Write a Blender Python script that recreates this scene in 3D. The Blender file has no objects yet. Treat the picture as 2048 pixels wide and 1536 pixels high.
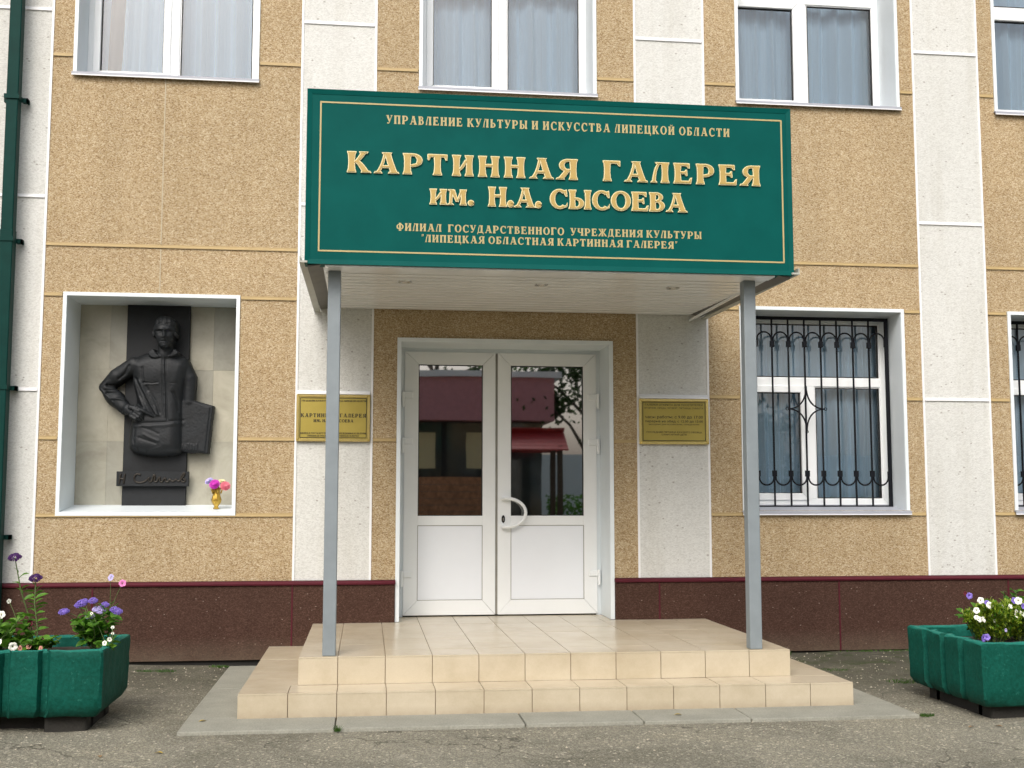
import bpy, math, random
import numpy as np
from mathutils import Vector, Matrix
random.seed(7); np.random.seed(7)
scene = bpy.context.scene
R = math.radians

# ------------------------------------------------------------------ camera, world, sun, exposure
cam_d = bpy.data.cameras.new('camera'); cam = bpy.data.objects.new('camera', cam_d)
scene.collection.objects.link(cam); scene.camera = cam
cam_d.sensor_width = 36.0; cam_d.lens = 2330.7165 / 2048 * 36; cam_d.clip_end = 500; cam_d.clip_start = 0.05
Fv = Vector((0.12265783, 0.98784821, 0.09545138)); Rv = Vector((0.992374268, -0.123260437, 0.000420441)); Uv = Vector((-0.01218071, -0.09467192, 0.995434))
cam.matrix_world = Matrix(((Rv.x, Uv.x, -Fv.x, 0), (Rv.y, Uv.y, -Fv.y, -9.6123), (Rv.z, Uv.z, -Fv.z, 1.349), (0, 0, 0, 1)))

world = bpy.data.worlds.new('World'); scene.world = world; world.use_nodes = True
wn = world.node_tree; wn.nodes.clear()
sky = wn.nodes.new('ShaderNodeTexSky'); sky.sky_type = 'NISHITA'; sky.sun_disc = False
SUN_EL, SUN_AZ = 44.0, 200.0          # azimuth clockwise from +Y
sky.sun_elevation = R(SUN_EL); sky.sun_rotation = R(SUN_AZ)
sky.air_density = 1.0; sky.dust_density = 6.0; sky.ozone_density = 1.0
hs = wn.nodes.new('ShaderNodeHueSaturation'); hs.inputs['Saturation'].default_value = 0.58
bg = wn.nodes.new('ShaderNodeBackground'); bg.inputs['Strength'].default_value = 0.12
wo = wn.nodes.new('ShaderNodeOutputWorld')
hs.inputs['Hue'].default_value = 0.485; wn.links.new(sky.outputs[0], hs.inputs['Color']); wn.links.new(hs.outputs[0], bg.inputs['Color']); wn.links.new(bg.outputs[0], wo.inputs['Surface'])

sun_d = bpy.data.lights.new('sun', 'SUN'); sun_d.energy = 0.95; sun_d.angle = R(35); sun_d.color = (1.0, 0.995, 0.93)
sun = bpy.data.objects.new('sun', sun_d); scene.collection.objects.link(sun)
az = R(SUN_AZ); el = R(SUN_EL)
sd = Vector((math.sin(az) * math.cos(el), math.cos(az) * math.cos(el), math.sin(el)))
sun.rotation_euler = sd.to_track_quat('Z', 'Y').to_euler()

scene.view_settings.view_transform = 'Standard'; scene.view_settings.look = 'None'
scene.view_settings.gamma = 1.0; scene.view_settings.exposure = 0.62
scene.view_settings.use_curve_mapping = False
try:
    scene.cycles.max_bounces = 8; scene.cycles.diffuse_bounces = 4; scene.cycles.glossy_bounces = 4
    scene.cycles.transparent_max_bounces = 12; scene.cycles.caustics_reflective = False
    scene.cycles.caustics_refractive = False
except Exception: pass

# ------------------------------------------------------------------ materials
def lin(c):
    return tuple(((v / 255) / 12.92 if v / 255 <= 0.04045 else ((v / 255 + 0.055) / 1.055) ** 2.4) for v in c)
class NT:
    def __init__(s, name):
        s.m = bpy.data.materials.new(name); s.m.use_nodes = True; s.t = s.m.node_tree; s.t.nodes.clear()
        s.out = s.n('ShaderNodeOutputMaterial')
        s.geo = s.n('ShaderNodeNewGeometry')
        s.b = s.n('ShaderNodeBsdfPrincipled'); s.l(s.b.outputs[0], s.out.inputs['Surface'])
    def n(s, t, **k):
        x = s.t.nodes.new(t)
        for a, v in k.items(): setattr(x, a, v)
        return x
    def l(s, a, b): s.t.links.new(a, b)
    def pos(s, sx=1, sy=1, sz=1):
        mp = s.n('ShaderNodeMapping'); mp.inputs['Scale'].default_value = (sx, sy, sz)
        s.l(s.geo.outputs['Position'], mp.inputs['Vector']); return mp.outputs[0]
    def noise(s, scale, detail=3, rough=.55, vec=None, dist=0):
        x = s.n('ShaderNodeTexNoise'); x.inputs['Scale'].default_value = scale; x.inputs['Detail'].default_value = detail
        x.inputs['Roughness'].default_value = rough; x.inputs['Distortion'].default_value = dist
        s.l(vec if vec else s.geo.outputs['Position'], x.inputs['Vector']); return x.outputs['Fac']
    def voro(s, scale, feature='F1', vec=None, out='Color'):
        x = s.n('ShaderNodeTexVoronoi', feature=feature); x.inputs['Scale'].default_value = scale
        s.l(vec if vec else s.geo.outputs['Position'], x.inputs['Vector']); return x.outputs[out]
    def ramp(s, fac, stops, interp='LINEAR'):
        x = s.n('ShaderNodeValToRGB'); cr = x.color_ramp; cr.interpolation = interp
        while len(cr.elements) < len(stops): cr.elements.new(0.5)
        for e, (p, c) in zip(cr.elements, stops):
            e.position = p; e.color = tuple(c) + (1,) if len(c) == 3 else c
        s.l(fac, x.inputs['Fac']); return x.outputs['Color']
    def mix(s, fac, a, b, mode='MIX'):
        x = s.n('ShaderNodeMix', data_type='RGBA', blend_type=mode)
        for v, i in ((fac, 0), (a, 6), (b, 7)):
            if hasattr(v, 'links'): s.l(v, x.inputs[i])
            else: x.inputs[i].default_value = (tuple(v) + (1,)) if isinstance(v, (tuple, list)) and len(v) == 3 else v
        return x.outputs[2]
    def math(s, op, a, b=0.0, clamp=False):
        x = s.n('ShaderNodeMath', operation=op, use_clamp=clamp)
        for v, i in ((a, 0), (b, 1)):
            if hasattr(v, 'links'): s.l(v, x.inputs[i])
            else: x.inputs[i].default_value = v
        return x.outputs[0]
    def sep(s, v):
        x = s.n('ShaderNodeSeparateXYZ'); s.l(v, x.inputs[0]); return x.outputs
    def bump(s, h, strength=.4, dist=.01):
        x = s.n('ShaderNodeBump'); x.inputs['Strength'].default_value = strength; x.inputs['Distance'].default_value = dist
        s.l(h, x.inputs['Height']); s.l(x.outputs[0], s.b.inputs['Normal'])
    def col(s, c):
        if hasattr(c, 'links'): s.l(c, s.b.inputs['Base Color'])
        else: s.b.inputs['Base Color'].default_value = tuple(c) + (1,)
    def rough(s, r):
        if hasattr(r, 'links'): s.l(r, s.b.inputs['Roughness'])
        else: s.b.inputs['Roughness'].default_value = r
def simple(name, c, rough=.5, var=.12, scale=9, metal=0, bump=0, bscale=60, spec=.5):
    m = NT(name); n = m.noise(scale, 4, .6)
    dark = tuple(v * (1 - var) for v in c); light = tuple(min(1, v * (1 + var)) for v in c)
    m.col(m.ramp(n, [(.3, dark), (.7, light)])); m.rough(rough)
    m.b.inputs['Metallic'].default_value = metal; m.b.inputs['Specular IOR Level'].default_value = spec
    if bump: m.bump(m.noise(bscale, 3), bump, .005)
    return m.m
def pebble(name, stops, scale=105, bump=.7, speck=None, big=.12):
    m = NT(name)
    # slightly stretched, warped grains
    nz = m.n('ShaderNodeTexNoise'); nz.inputs['Scale'].default_value = 60; m.l(m.geo.outputs['Position'], nz.inputs['Vector'])
    add = m.n('ShaderNodeVectorMath', operation='MULTIPLY_ADD'); m.l(nz.outputs['Color'], add.inputs[0])
    add.inputs[1].default_value = (.008, .008, .008); m.l(m.geo.outputs['Position'], add.inputs[2])
    mp = m.n('ShaderNodeMapping'); mp.inputs['Scale'].default_value = (.75, 1, 1.25); m.l(add.outputs[0], mp.inputs['Vector'])
    v = m.voro(scale, vec=mp.outputs[0]); r = m.sep(v)[0]
    v2 = m.voro(scale * .45, vec=mp.outputs[0]); r2 = m.sep(v2)[1]
    f = m.math('ADD', m.math('MULTIPLY', r, .84), m.math('MULTIPLY', r2, .16))
    c = m.ramp(f, stops)
    lg = m.ramp(m.noise(1.3, 5, .62), [(.3, (1 - big,) * 3), (.7, (1, 1, 1))])
    c = m.mix(1.0, c, lg, 'MULTIPLY')
    oi = m.n('ShaderNodeObjectInfo'); c = m.mix(1.0, c, m.ramp(oi.outputs['Random'], [(0, (.955, .955, .95)), (1, (1.02, 1.015, 1.01))]), 'MULTIPLY')
    stv = m.ramp(m.noise(1.0, 5, .65, vec=m.pos(4.5, 4.5, .45)), [(.30, (.91, .90, .88)), (.52, (1, 1, 1))]); c = m.mix(1.0, c, stv, 'MULTIPLY')
    if speck:
        s_ = m.sep(m.voro(speck[0], vec=mp.outputs[0]))[2]
        d_ = m.voro(speck[0], vec=mp.outputs[0], out='Distance')
        k = m.math('MULTIPLY', m.math('GREATER_THAN', s_, speck[1]), m.math('LESS_THAN', d_, .33))
        c = m.mix(k, c, speck[2])
    if name == 'brown_plinth':      # road dust splashed up from the ground
        zz = m.sep(m.geo.outputs['Position'])[2]
        du = m.math('MULTIPLY', m.math('SUBTRACT', 1.0, m.math('MULTIPLY', zz, 4.2), True), m.noise(6, 5, .7))
        c = m.mix(m.math('MULTIPLY', du, .75), c, (.17, .14, .10))
    m.col(c); m.rough(.85); m.b.inputs['Specular IOR Level'].default_value = .25
    d = m.voro(scale, vec=mp.outputs[0], out='Distance')
    h = m.math('ADD', m.math('MULTIPLY', d, -1.0), m.math('MULTIPLY', m.noise(260, 2), .5))
    m.bump(h, bump, .006)
    return m.m
M = {}
M['ochre'] = pebble('ochre_pebbledash', [(.10, (.26, .175, .090)), (.32, (.385, .280, .150)), (.52, (.455, .347, .203)), (.70, (.505, .40, .252)), (.92, (.62, .53, .38))], 165, .45)
M['white_render'] = pebble('white_render', [(.1, (.565, .57, .545)), (.4, (.63, .637, .61)), (.8, (.69, .70, .675))], 120, .32, speck=(42, .965, (.38, .37, .34)), big=.04)
M['plinth'] = pebble('brown_plinth', [(.15, (.043, .020, .013)), (.45, (.059, .028, .019)), (.72, (.074, .037, .026)), (.95, (.10, .056, .040))], 160, .22, speck=(80, .99, (.22, .17, .14)))
M['ochre_trim'] = simple('ochre_trim', (.42, .31, .145), .45, .06)
M['seam'] = simple('pale_seam', (.44, .385, .27), .5, .06)
M['white_trim'] = simple('white_trim', (.80, .81, .82), .35, .03)
M['maroon_trim'] = simple('maroon_trim', (.075, .010, .018), .5, .1, spec=.2)
M['pvc'] = simple('white_plastic', (.84, .87, .88), .28, .025, 3)
M['pvc_panel'] = simple('white_plastic_panel', (.82, .86, .91), .32, .02, 2)
M['reveal'] = simple('white_painted_sheet', (.73, .79, .82), .4, .05, 2)
M['shade_grey_sill'] = simple('shade_grey_sill', (.36, .38, .43), .4, .05)  # grey puts the shade of the inward-sloping sill front into its colour
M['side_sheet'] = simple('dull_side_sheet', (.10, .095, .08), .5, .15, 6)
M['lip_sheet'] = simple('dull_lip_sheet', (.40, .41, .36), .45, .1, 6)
M['drape'] = simple('beige_drape', (.30, .25, .20), .9, .1)
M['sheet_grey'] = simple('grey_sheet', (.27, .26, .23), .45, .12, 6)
M['soffit'] = simple('white_soffit', (.88, .90, .92), .22, .05, 3)
M['post'] = simple('grey_paint', (.215, .25, .27), .5, .08, 7, bump=.05)
M['gasket'] = simple('black_rubber', (.015, .015, .015), .6, .1)
M['iron'] = simple('black_iron', (.006, .007, .010), .6, .2, 30, spec=.15)
M['chrome'] = simple('chrome', (.55, .55, .52), .25, .1, 20, metal=1)
M['core'] = simple('masonry_core', (.20, .19, .17), .9, .15)
M['interior'] = simple('interior_plaster', (.20, .19, .17), .9, .1)
M['grout'] = simple('grout', (.27, .20, .13), .9, .2, 20)
M['dark'] = simple('gap_dirt_shade', (.02, .019, .017), .9, .1)
M['pipe'] = simple('green_pipe', (.003, .036, .030), .5, .15, 6, spec=.10)
M['gold_print'] = simple('gold_vinyl', (.45, .36, .16), .5, .05)
M['letter_face'] = simple('ochre_letter_face', (.44, .305, .085), .5, .04)
M['letter_edge'] = simple('cream_letter_edge', (.74, .66, .38), .4, .03)
M['black_print'] = simple('black_engraving', (.02, .017, .008), .5, .1)
M['soil'] = simple('soil', (.035, .025, .018), .95, .4, 25, bump=.8, bscale=40)
def green_sheet():
    m = NT('green_sign_sheet'); n = m.noise(5, 4, .6)
    m.col(m.ramp(n, [(.3, (.0018, .074, .066)), (.7, (.0024, .088, .078))])); m.rough(.5); m.b.inputs['Specular IOR Level'].default_value = .05
    m.bump(m.noise(2.2, 2), .08, .02); return m.m
M['sign_green'] = green_sheet()
def tilemat():
    m = NT('beige_tile'); oi = m.n('ShaderNodeObjectInfo')
    n = m.noise(7, 5, .6); n2 = m.noise(140, 2)
    c = m.ramp(n, [(.3, (.525, .465, .350)), (.7, (.555, .495, .375))])
    c = m.mix(1.0, c, m.ramp(oi.outputs['Random'], [(0, (.95, .94, .92)), (1, (1, 1, 1))]), 'MULTIPLY')
    c = m.mix(.10, c, m.ramp(n2, [(.3, (.45, .35, .25)), (.7, (.68, .57, .44))]))
    lg = m.ramp(m.noise(1.9, 6, .7), [(.34, (.86, .84, .80)), (.56, (1, 1, 1))]); c = m.mix(1.0, c, lg, 'MULTIPLY')
    z = m.sep(m.geo.outputs['Position'])[2]
    dirt = m.math('MULTIPLY', m.math('SUBTRACT', 1.0, m.math('MULTIPLY', z, 14.0), True), m.noise(14, 4))
    c = m.mix(dirt, c, (.30, .24, .17))
    m.col(c); m.rough(.27); return m.m
M['tile'] = tilemat()
def asphaltmat():
    m = NT('asphalt'); P = m.sep(m.geo.outputs['Position'])
    st = m.voro(48); d = m.voro(48, out='Distance'); r = m.sep(st)[0]
    st2 = m.voro(150); r2 = m.sep(st2)[1]
    base = m.ramp(m.noise(1.1, 6, .65), [(.3, (.160, .150, .118)), (.7, (.250, .236, .190))])
    gr = m.ramp(r2, [(.1, (.090, .086, .064)), (.6, (.225, .215, .165)), (.95, (.42, .40, .31))])
    c = m.mix(.55, base, gr)
    big = m.noise(2.3, 4, .6)
    thr = m.math('SUBTRACT', .96, m.math('MULTIPLY', big, .26))
    k = m.math('MULTIPLY', m.math('GREATER_THAN', r, thr), m.math('LESS_THAN', d, .42))
    c = m.mix(m.math('MULTIPLY', k, .8), c, m.ramp(m.sep(st)[2], [(.2, (.30, .27, .19)), (.9, (.50, .47, .38))]))
    # damp dark / mossy strip near the wall
    near = m.math('MULTIPLY', m.math('ADD', P[1], 1.9), .7, True)
    dk = m.math('MULTIPLY', near, m.math('MULTIPLY', m.noise(2.2, 5, .7), 1.7), True)
    c = m.mix(m.math('MULTIPLY', dk, .72), c, (.062, .056, .040))
    right = m.math('MULTIPLY', m.math('SUBTRACT', P[0], 2.6), .8, True)
    ms = m.sep(m.ramp(m.noise(3.4, 6, .7, dist=.6), [(.50, (0, 0, 0)), (.60, (1, 1, 1))]))[0]
    near2 = m.math('MULTIPLY', m.math('ADD', P[1], 1.5), 1.2, True)
    c = m.mix(m.math('MULTIPLY', m.math('MULTIPLY', right, m.math('MULTIPLY', m.math('ADD', P[1], 2.3), 1.3, True)), m.math('MULTIPLY', m.noise(1.6, 5, .7), 1.5, True)), c, (.058, .056, .040))
    c = m.mix(m.math('MULTIPLY', m.math('MULTIPLY', ms, near2), m.math('ADD', m.math('MULTIPLY', right, .6), .2)), c, (.035, .052, .014))
    ce = m.n('ShaderNodeTexVoronoi', feature='DISTANCE_TO_EDGE'); ce.inputs['Scale'].default_value = .9
    wv = m.n('ShaderNodeTexNoise'); wv.inputs['Scale'].default_value = 2.5; wv.inputs['Detail'].default_value = 6; m.l(m.geo.outputs['Position'], wv.inputs['Vector'])
    wa = m.n('ShaderNodeVectorMath', operation='MULTIPLY_ADD'); m.l(wv.outputs['Color'], wa.inputs[0]); wa.inputs[1].default_value = (.7, .7, .7); m.l(m.geo.outputs['Position'], wa.inputs[2]); m.l(wa.outputs[0], ce.inputs['Vector'])
    ck = m.math('MULTIPLY', m.math('LESS_THAN', ce.outputs['Distance'], .006), m.math('GREATER_THAN', m.noise(1.4, 2), .50))
    c = m.mix(m.math('MULTIPLY', ck, .65), c, (.05, .046, .035))
    pt = m.ramp(m.noise(.8, 5, .7, dist=.8), [(.36, (.72, .72, .70)), (.50, (1, 1, 1)), (.66, (1.12, 1.11, 1.08))]); c = m.mix(1.0, c, pt, 'MULTIPLY')
    cr = m.ramp(m.noise(5.5, 6, .75, dist=1.2), [(.60, (0, 0, 0)), (.66, (1, 1, 1))]); c = m.mix(m.math('MULTIPLY', m.sep(cr)[0], .35), c, (.40, .37, .30))
    m.col(c); m.rough(.9); m.b.inputs['Specular IOR Level'].default_value = .3
    h = m.math('ADD', m.math('MULTIPLY', d, -.6), m.math('ADD', m.math('MULTIPLY', m.noise(160, 3), .8), m.math('MULTIPLY', m.noise(18, 3), 1.2)))
    m.bump(h, .7, .010); return m.m
M['asphalt'] = asphaltmat()
def concmat(name, a, b, bs=.4, sp=90):
    m = NT(name); n = m.noise(4, 6, .65); g = m.noise(sp, 3, .6)
    c = m.ramp(n, [(.3, a), (.7, b)]); c = m.mix(.35, c, m.ramp(g, [(.3, tuple(v * .6 for v in a)), (.75, tuple(v * 1.3 for v in b))]))
    m.col(c); m.rough(.88); m.bump(g, bs, .004); return m.m
M['apron'] = concmat('concrete_apron', (.215, .215, .178), (.315, .312, .262))
M['foot'] = concmat('dark_concrete', (.014, .013, .011), (.032, .030, .025))
def plantermat():
    m = NT('green_painted_concrete'); n = m.noise(5, 6, .65); g = m.noise(55, 4, .6)
    c = m.ramp(n, [(.28, (.0015, .048, .032)), (.72, (.004, .088, .063))])
    c = m.mix(.3, c, m.ramp(g, [(.35, (.002, .05, .035)), (.75, (.012, .16, .125))]))
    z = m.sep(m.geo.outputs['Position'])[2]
    # paler rim: upward faces mixed towards a lighter green
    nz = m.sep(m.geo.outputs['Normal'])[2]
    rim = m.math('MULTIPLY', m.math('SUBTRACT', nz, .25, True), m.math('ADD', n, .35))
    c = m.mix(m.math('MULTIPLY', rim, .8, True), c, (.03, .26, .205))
    chip = m.sep(m.ramp(m.noise(24, 5, .7, dist=.5), [(.63, (0, 0, 0)), (.66, (1, 1, 1))]))[0]
    c = m.mix(m.math('MULTIPLY', chip, .45), c, (.03, .17, .13))
    dirt = m.math('MULTIPLY', m.math('SUBTRACT', 1.0, m.math('MULTIPLY', z, 6.0), True), m.noise(9, 4))
    c = m.mix(dirt, c, (.02, .035, .022))
    m.col(c); m.rough(.65); m.b.inputs['Specular IOR Level'].default_value = .12; m.bump(m.math('ADD', m.math('MULTIPLY', g, .35), m.math('MULTIPLY', m.noise(11, 3), 1.5)), .40, .012); return m.m
M['planter'] = plantermat()
def bronzemat():
    m = NT('dark_bronze'); n = m.noise(11, 5, .6)
    m.col(m.ramp(n, [(.3, (.006, .0075, .009)), (.7, (.013, .016, .019))])); m.rough(m.math('ADD', m.math('MULTIPLY', n, .2), .50))
    m.b.inputs['Metallic'].default_value = .25; m.b.inputs['Specular IOR Level'].default_value = .5
    m.bump(m.noise(70, 4), .22, .004); return m.m
M['bronze'] = bronzemat()
def stonemat():
    m = NT('grey_marble_tile'); oi = m.n('ShaderNodeObjectInfo'); n = m.noise(3.5, 7, .65, dist=.5)
    c = m.ramp(n, [(.25, (.30, .285, .23)), (.5, (.43, .415, .345)), (.75, (.53, .52, .445))])
    c = m.mix(1.0, c, m.ramp(oi.outputs['Random'], [(0, (.74, .75, .75)), (1, (1.0, .98, .93))]), 'MULTIPLY')
    m.col(c); m.rough(.35); return m.m
M['stone'] = stonemat()
def brassmat():
    m = NT('brass_plaque'); n = m.noise(3, 5, .6); st = m.noise(60, 2, .5, vec=m.pos(.05, 1, 4))
    c = m.ramp(n, [(.3, (.35, .275, .05)), (.7, (.42, .335, .075))]); m.col(c)
    m.rough(m.math('ADD', m.math('MULTIPLY', st, .15), .34)); m.b.inputs['Metallic'].default_value = .35; return m.m
M['brass'] = brassmat()
M['brass_edge'] = simple('brass_edge', (.72, .58, .22), .25, .06, 8, metal=.7)
M['gold'] = simple('gold_vase', (.52, .33, .06), .28, .3, 45, metal=.75, bump=.5, bscale=70)
def glassmat(name, ior=1.75, tint=(.9, .93, .94), extra=0.0):
    m = bpy.data.materials.new(name); m.use_nodes = True; t = m.node_tree; t.nodes.clear()
    o = t.nodes.new('ShaderNodeOutputMaterial'); mx = t.nodes.new('ShaderNodeMixShader')
    fr = t.nodes.new('ShaderNodeFresnel'); fr.inputs['IOR'].default_value = ior
    ad = t.nodes.new('ShaderNodeMath'); ad.operation = 'ADD'; ad.inputs[1].default_value = extra; t.links.new(fr.outputs[0], ad.inputs[0])
    tr = t.nodes.new('ShaderNodeBsdfTransparent'); tr.inputs['Color'].default_value = tint + (1,)
    gl = t.nodes.new('ShaderNodeBsdfGlossy'); gl.inputs['Roughness'].default_value = .006; gl.inputs['Color'].default_value = (1, 1, 1, 1)
    bp = t.nodes.new('ShaderNodeBump'); nz = t.nodes.new('ShaderNodeTexNoise'); ge = t.nodes.new('ShaderNodeNewGeometry')
    nz.inputs['Scale'].default_value = 1.6; t.links.new(ge.outputs['Position'], nz.inputs['Vector'])
    bp.inputs['Strength'].default_value = .03; bp.inputs['Distance'].default_value = .01; t.links.new(nz.outputs['Fac'], bp.inputs['Height']); t.links.new(bp.outputs[0], gl.inputs['Normal'])
    t.links.new(ad.outputs[0], mx.inputs[0]); t.links.new(tr.outputs[0], mx.inputs[1]); t.links.new(gl.outputs[0], mx.inputs[2]); t.links.new(mx.outputs[0], o.inputs['Surface'])
    return m
M['glass'] = glassmat('window_glass', 1.52, (.94, .97, .99), .03)
M['door_glass'] = glassmat('door_glass', 1.9, (.50, .52, .50), .26)
M['door_glass'].node_tree.nodes['Glossy BSDF'].inputs['Roughness'].default_value = .018
def curtainmat():
    m = bpy.data.materials.new('sheer_curtain'); m.use_nodes = True; t = m.node_tree; t.nodes.clear()
    o = t.nodes.new('ShaderNodeOutputMaterial'); mx = t.nodes.new('ShaderNodeMixShader'); mx.inputs[0].default_value = .12
    d = t.nodes.new('ShaderNodeBsdfDiffuse'); d.inputs['Color'].default_value = (.66, .84, .97, 1)
    tl = t.nodes.new('ShaderNodeBsdfTranslucent'); tl.inputs['Color'].default_value = (.66, .84, .97, 1)
    t.links.new(d.outputs[0], mx.inputs[1]); t.links.new(tl.outputs[0], mx.inputs[2])
    lw = t.nodes.new('ShaderNodeLayerWeight'); lw.inputs['Blend'].default_value = .5
    mr = t.nodes.new('ShaderNodeMapRange'); mr.inputs['From Min'].default_value = .0; mr.inputs['From Max'].default_value = .40
    mr.inputs['To Min'].default_value = .72; mr.inputs['To Max'].default_value = 1.0
    t.links.new(lw.outputs['Facing'], mr.inputs['Value'])
    tr = t.nodes.new('ShaderNodeBsdfTransparent'); m2 = t.nodes.new('ShaderNodeMixShader')
    t.links.new(mr.outputs[0], m2.inputs[0]); t.links.new(tr.outputs[0], m2.inputs[1]); t.links.new(mx.outputs[0], m2.inputs[2]); t.links.new(m2.outputs[0], o.inputs['Surface']); return m
M['curtain'] = curtainmat()
def leafmat(name, a, b):
    m = NT(name); n = m.noise(30, 3); oi = m.n('ShaderNodeObjectInfo')
    c = m.ramp(n, [(.3, a), (.7, b)]); c = m.mix(1.0, c, m.ramp(oi.outputs['Random'], [(0, (.7, .75, .7)), (1, (1.15, 1.1, 1))]), 'MULTIPLY')
    m.col(c); m.rough(.5); m.b.inputs['Subsurface Weight'].default_value = 0
    tr = m.n('ShaderNodeBsdfTranslucent'); m.l(c, tr.inputs['Color']); mx = m.n('ShaderNodeMixShader'); mx.inputs[0].default_value = .42
    m.l(m.b.outputs[0], mx.inputs[1]); m.l(tr.outputs[0], mx.inputs[2]); m.l(mx.outputs[0], m.out.inputs['Surface']); return m.m
M['leaf'] = leafmat('green_leaf', (.05, .17, .015), (.14, .34, .035))
M['leaf_lime'] = leafmat('lime_leaf', (.26, .38, .02), (.46, .58, .06))
M['leaf_mid'] = leafmat('mid_leaf', (.07, .20, .02), (.17, .36, .04))
M['leaf_dark'] = leafmat('dark_leaf', (.02, .055, .012), (.05, .12, .02))
M['stem'] = simple('green_stem', (.09, .14, .04), .6, .3, 40)
M['grass'] = leafmat('grass_blade', (.03, .09, .01), (.08, .17, .02))
for nm, c in dict(fl_violet=(.20, .135, .50), fl_white=(.80, .80, .72), fl_pink=(.62, .17, .42), fl_dark=(.055, .008, .10), fl_lilac=(.45, .40, .70),
                  fl_magenta=(.52, .035, .42), fl_rose=(.66, .16, .22), fl_cream=(.75, .66, .38), fl_salmon=(.55, .25, .20), fl_maroon=(.12, .008, .02), fl_eye=(.35, .36, .08)).items():
    M[nm] = simple(nm, c, .6, .2, 60)
M['cafe_fascia'] = simple('pink_fascia', (.60, .27, .29), .6, .1)
M['cafe_brick'] = simple('orange_brick', (.52, .25, .13), .85, .35, 14)
M['cafe_glass'] = simple('dark_shopfront_glass', (.05, .06, .055), .08, .4, 2, spec=.8)
M['roof_tile'] = simple('red_metal_tile', (.42, .05, .05), .4, .12)
M['bark'] = simple('bark', (.09, .065, .045), .9, .3, 20, bump=.6)

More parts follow.
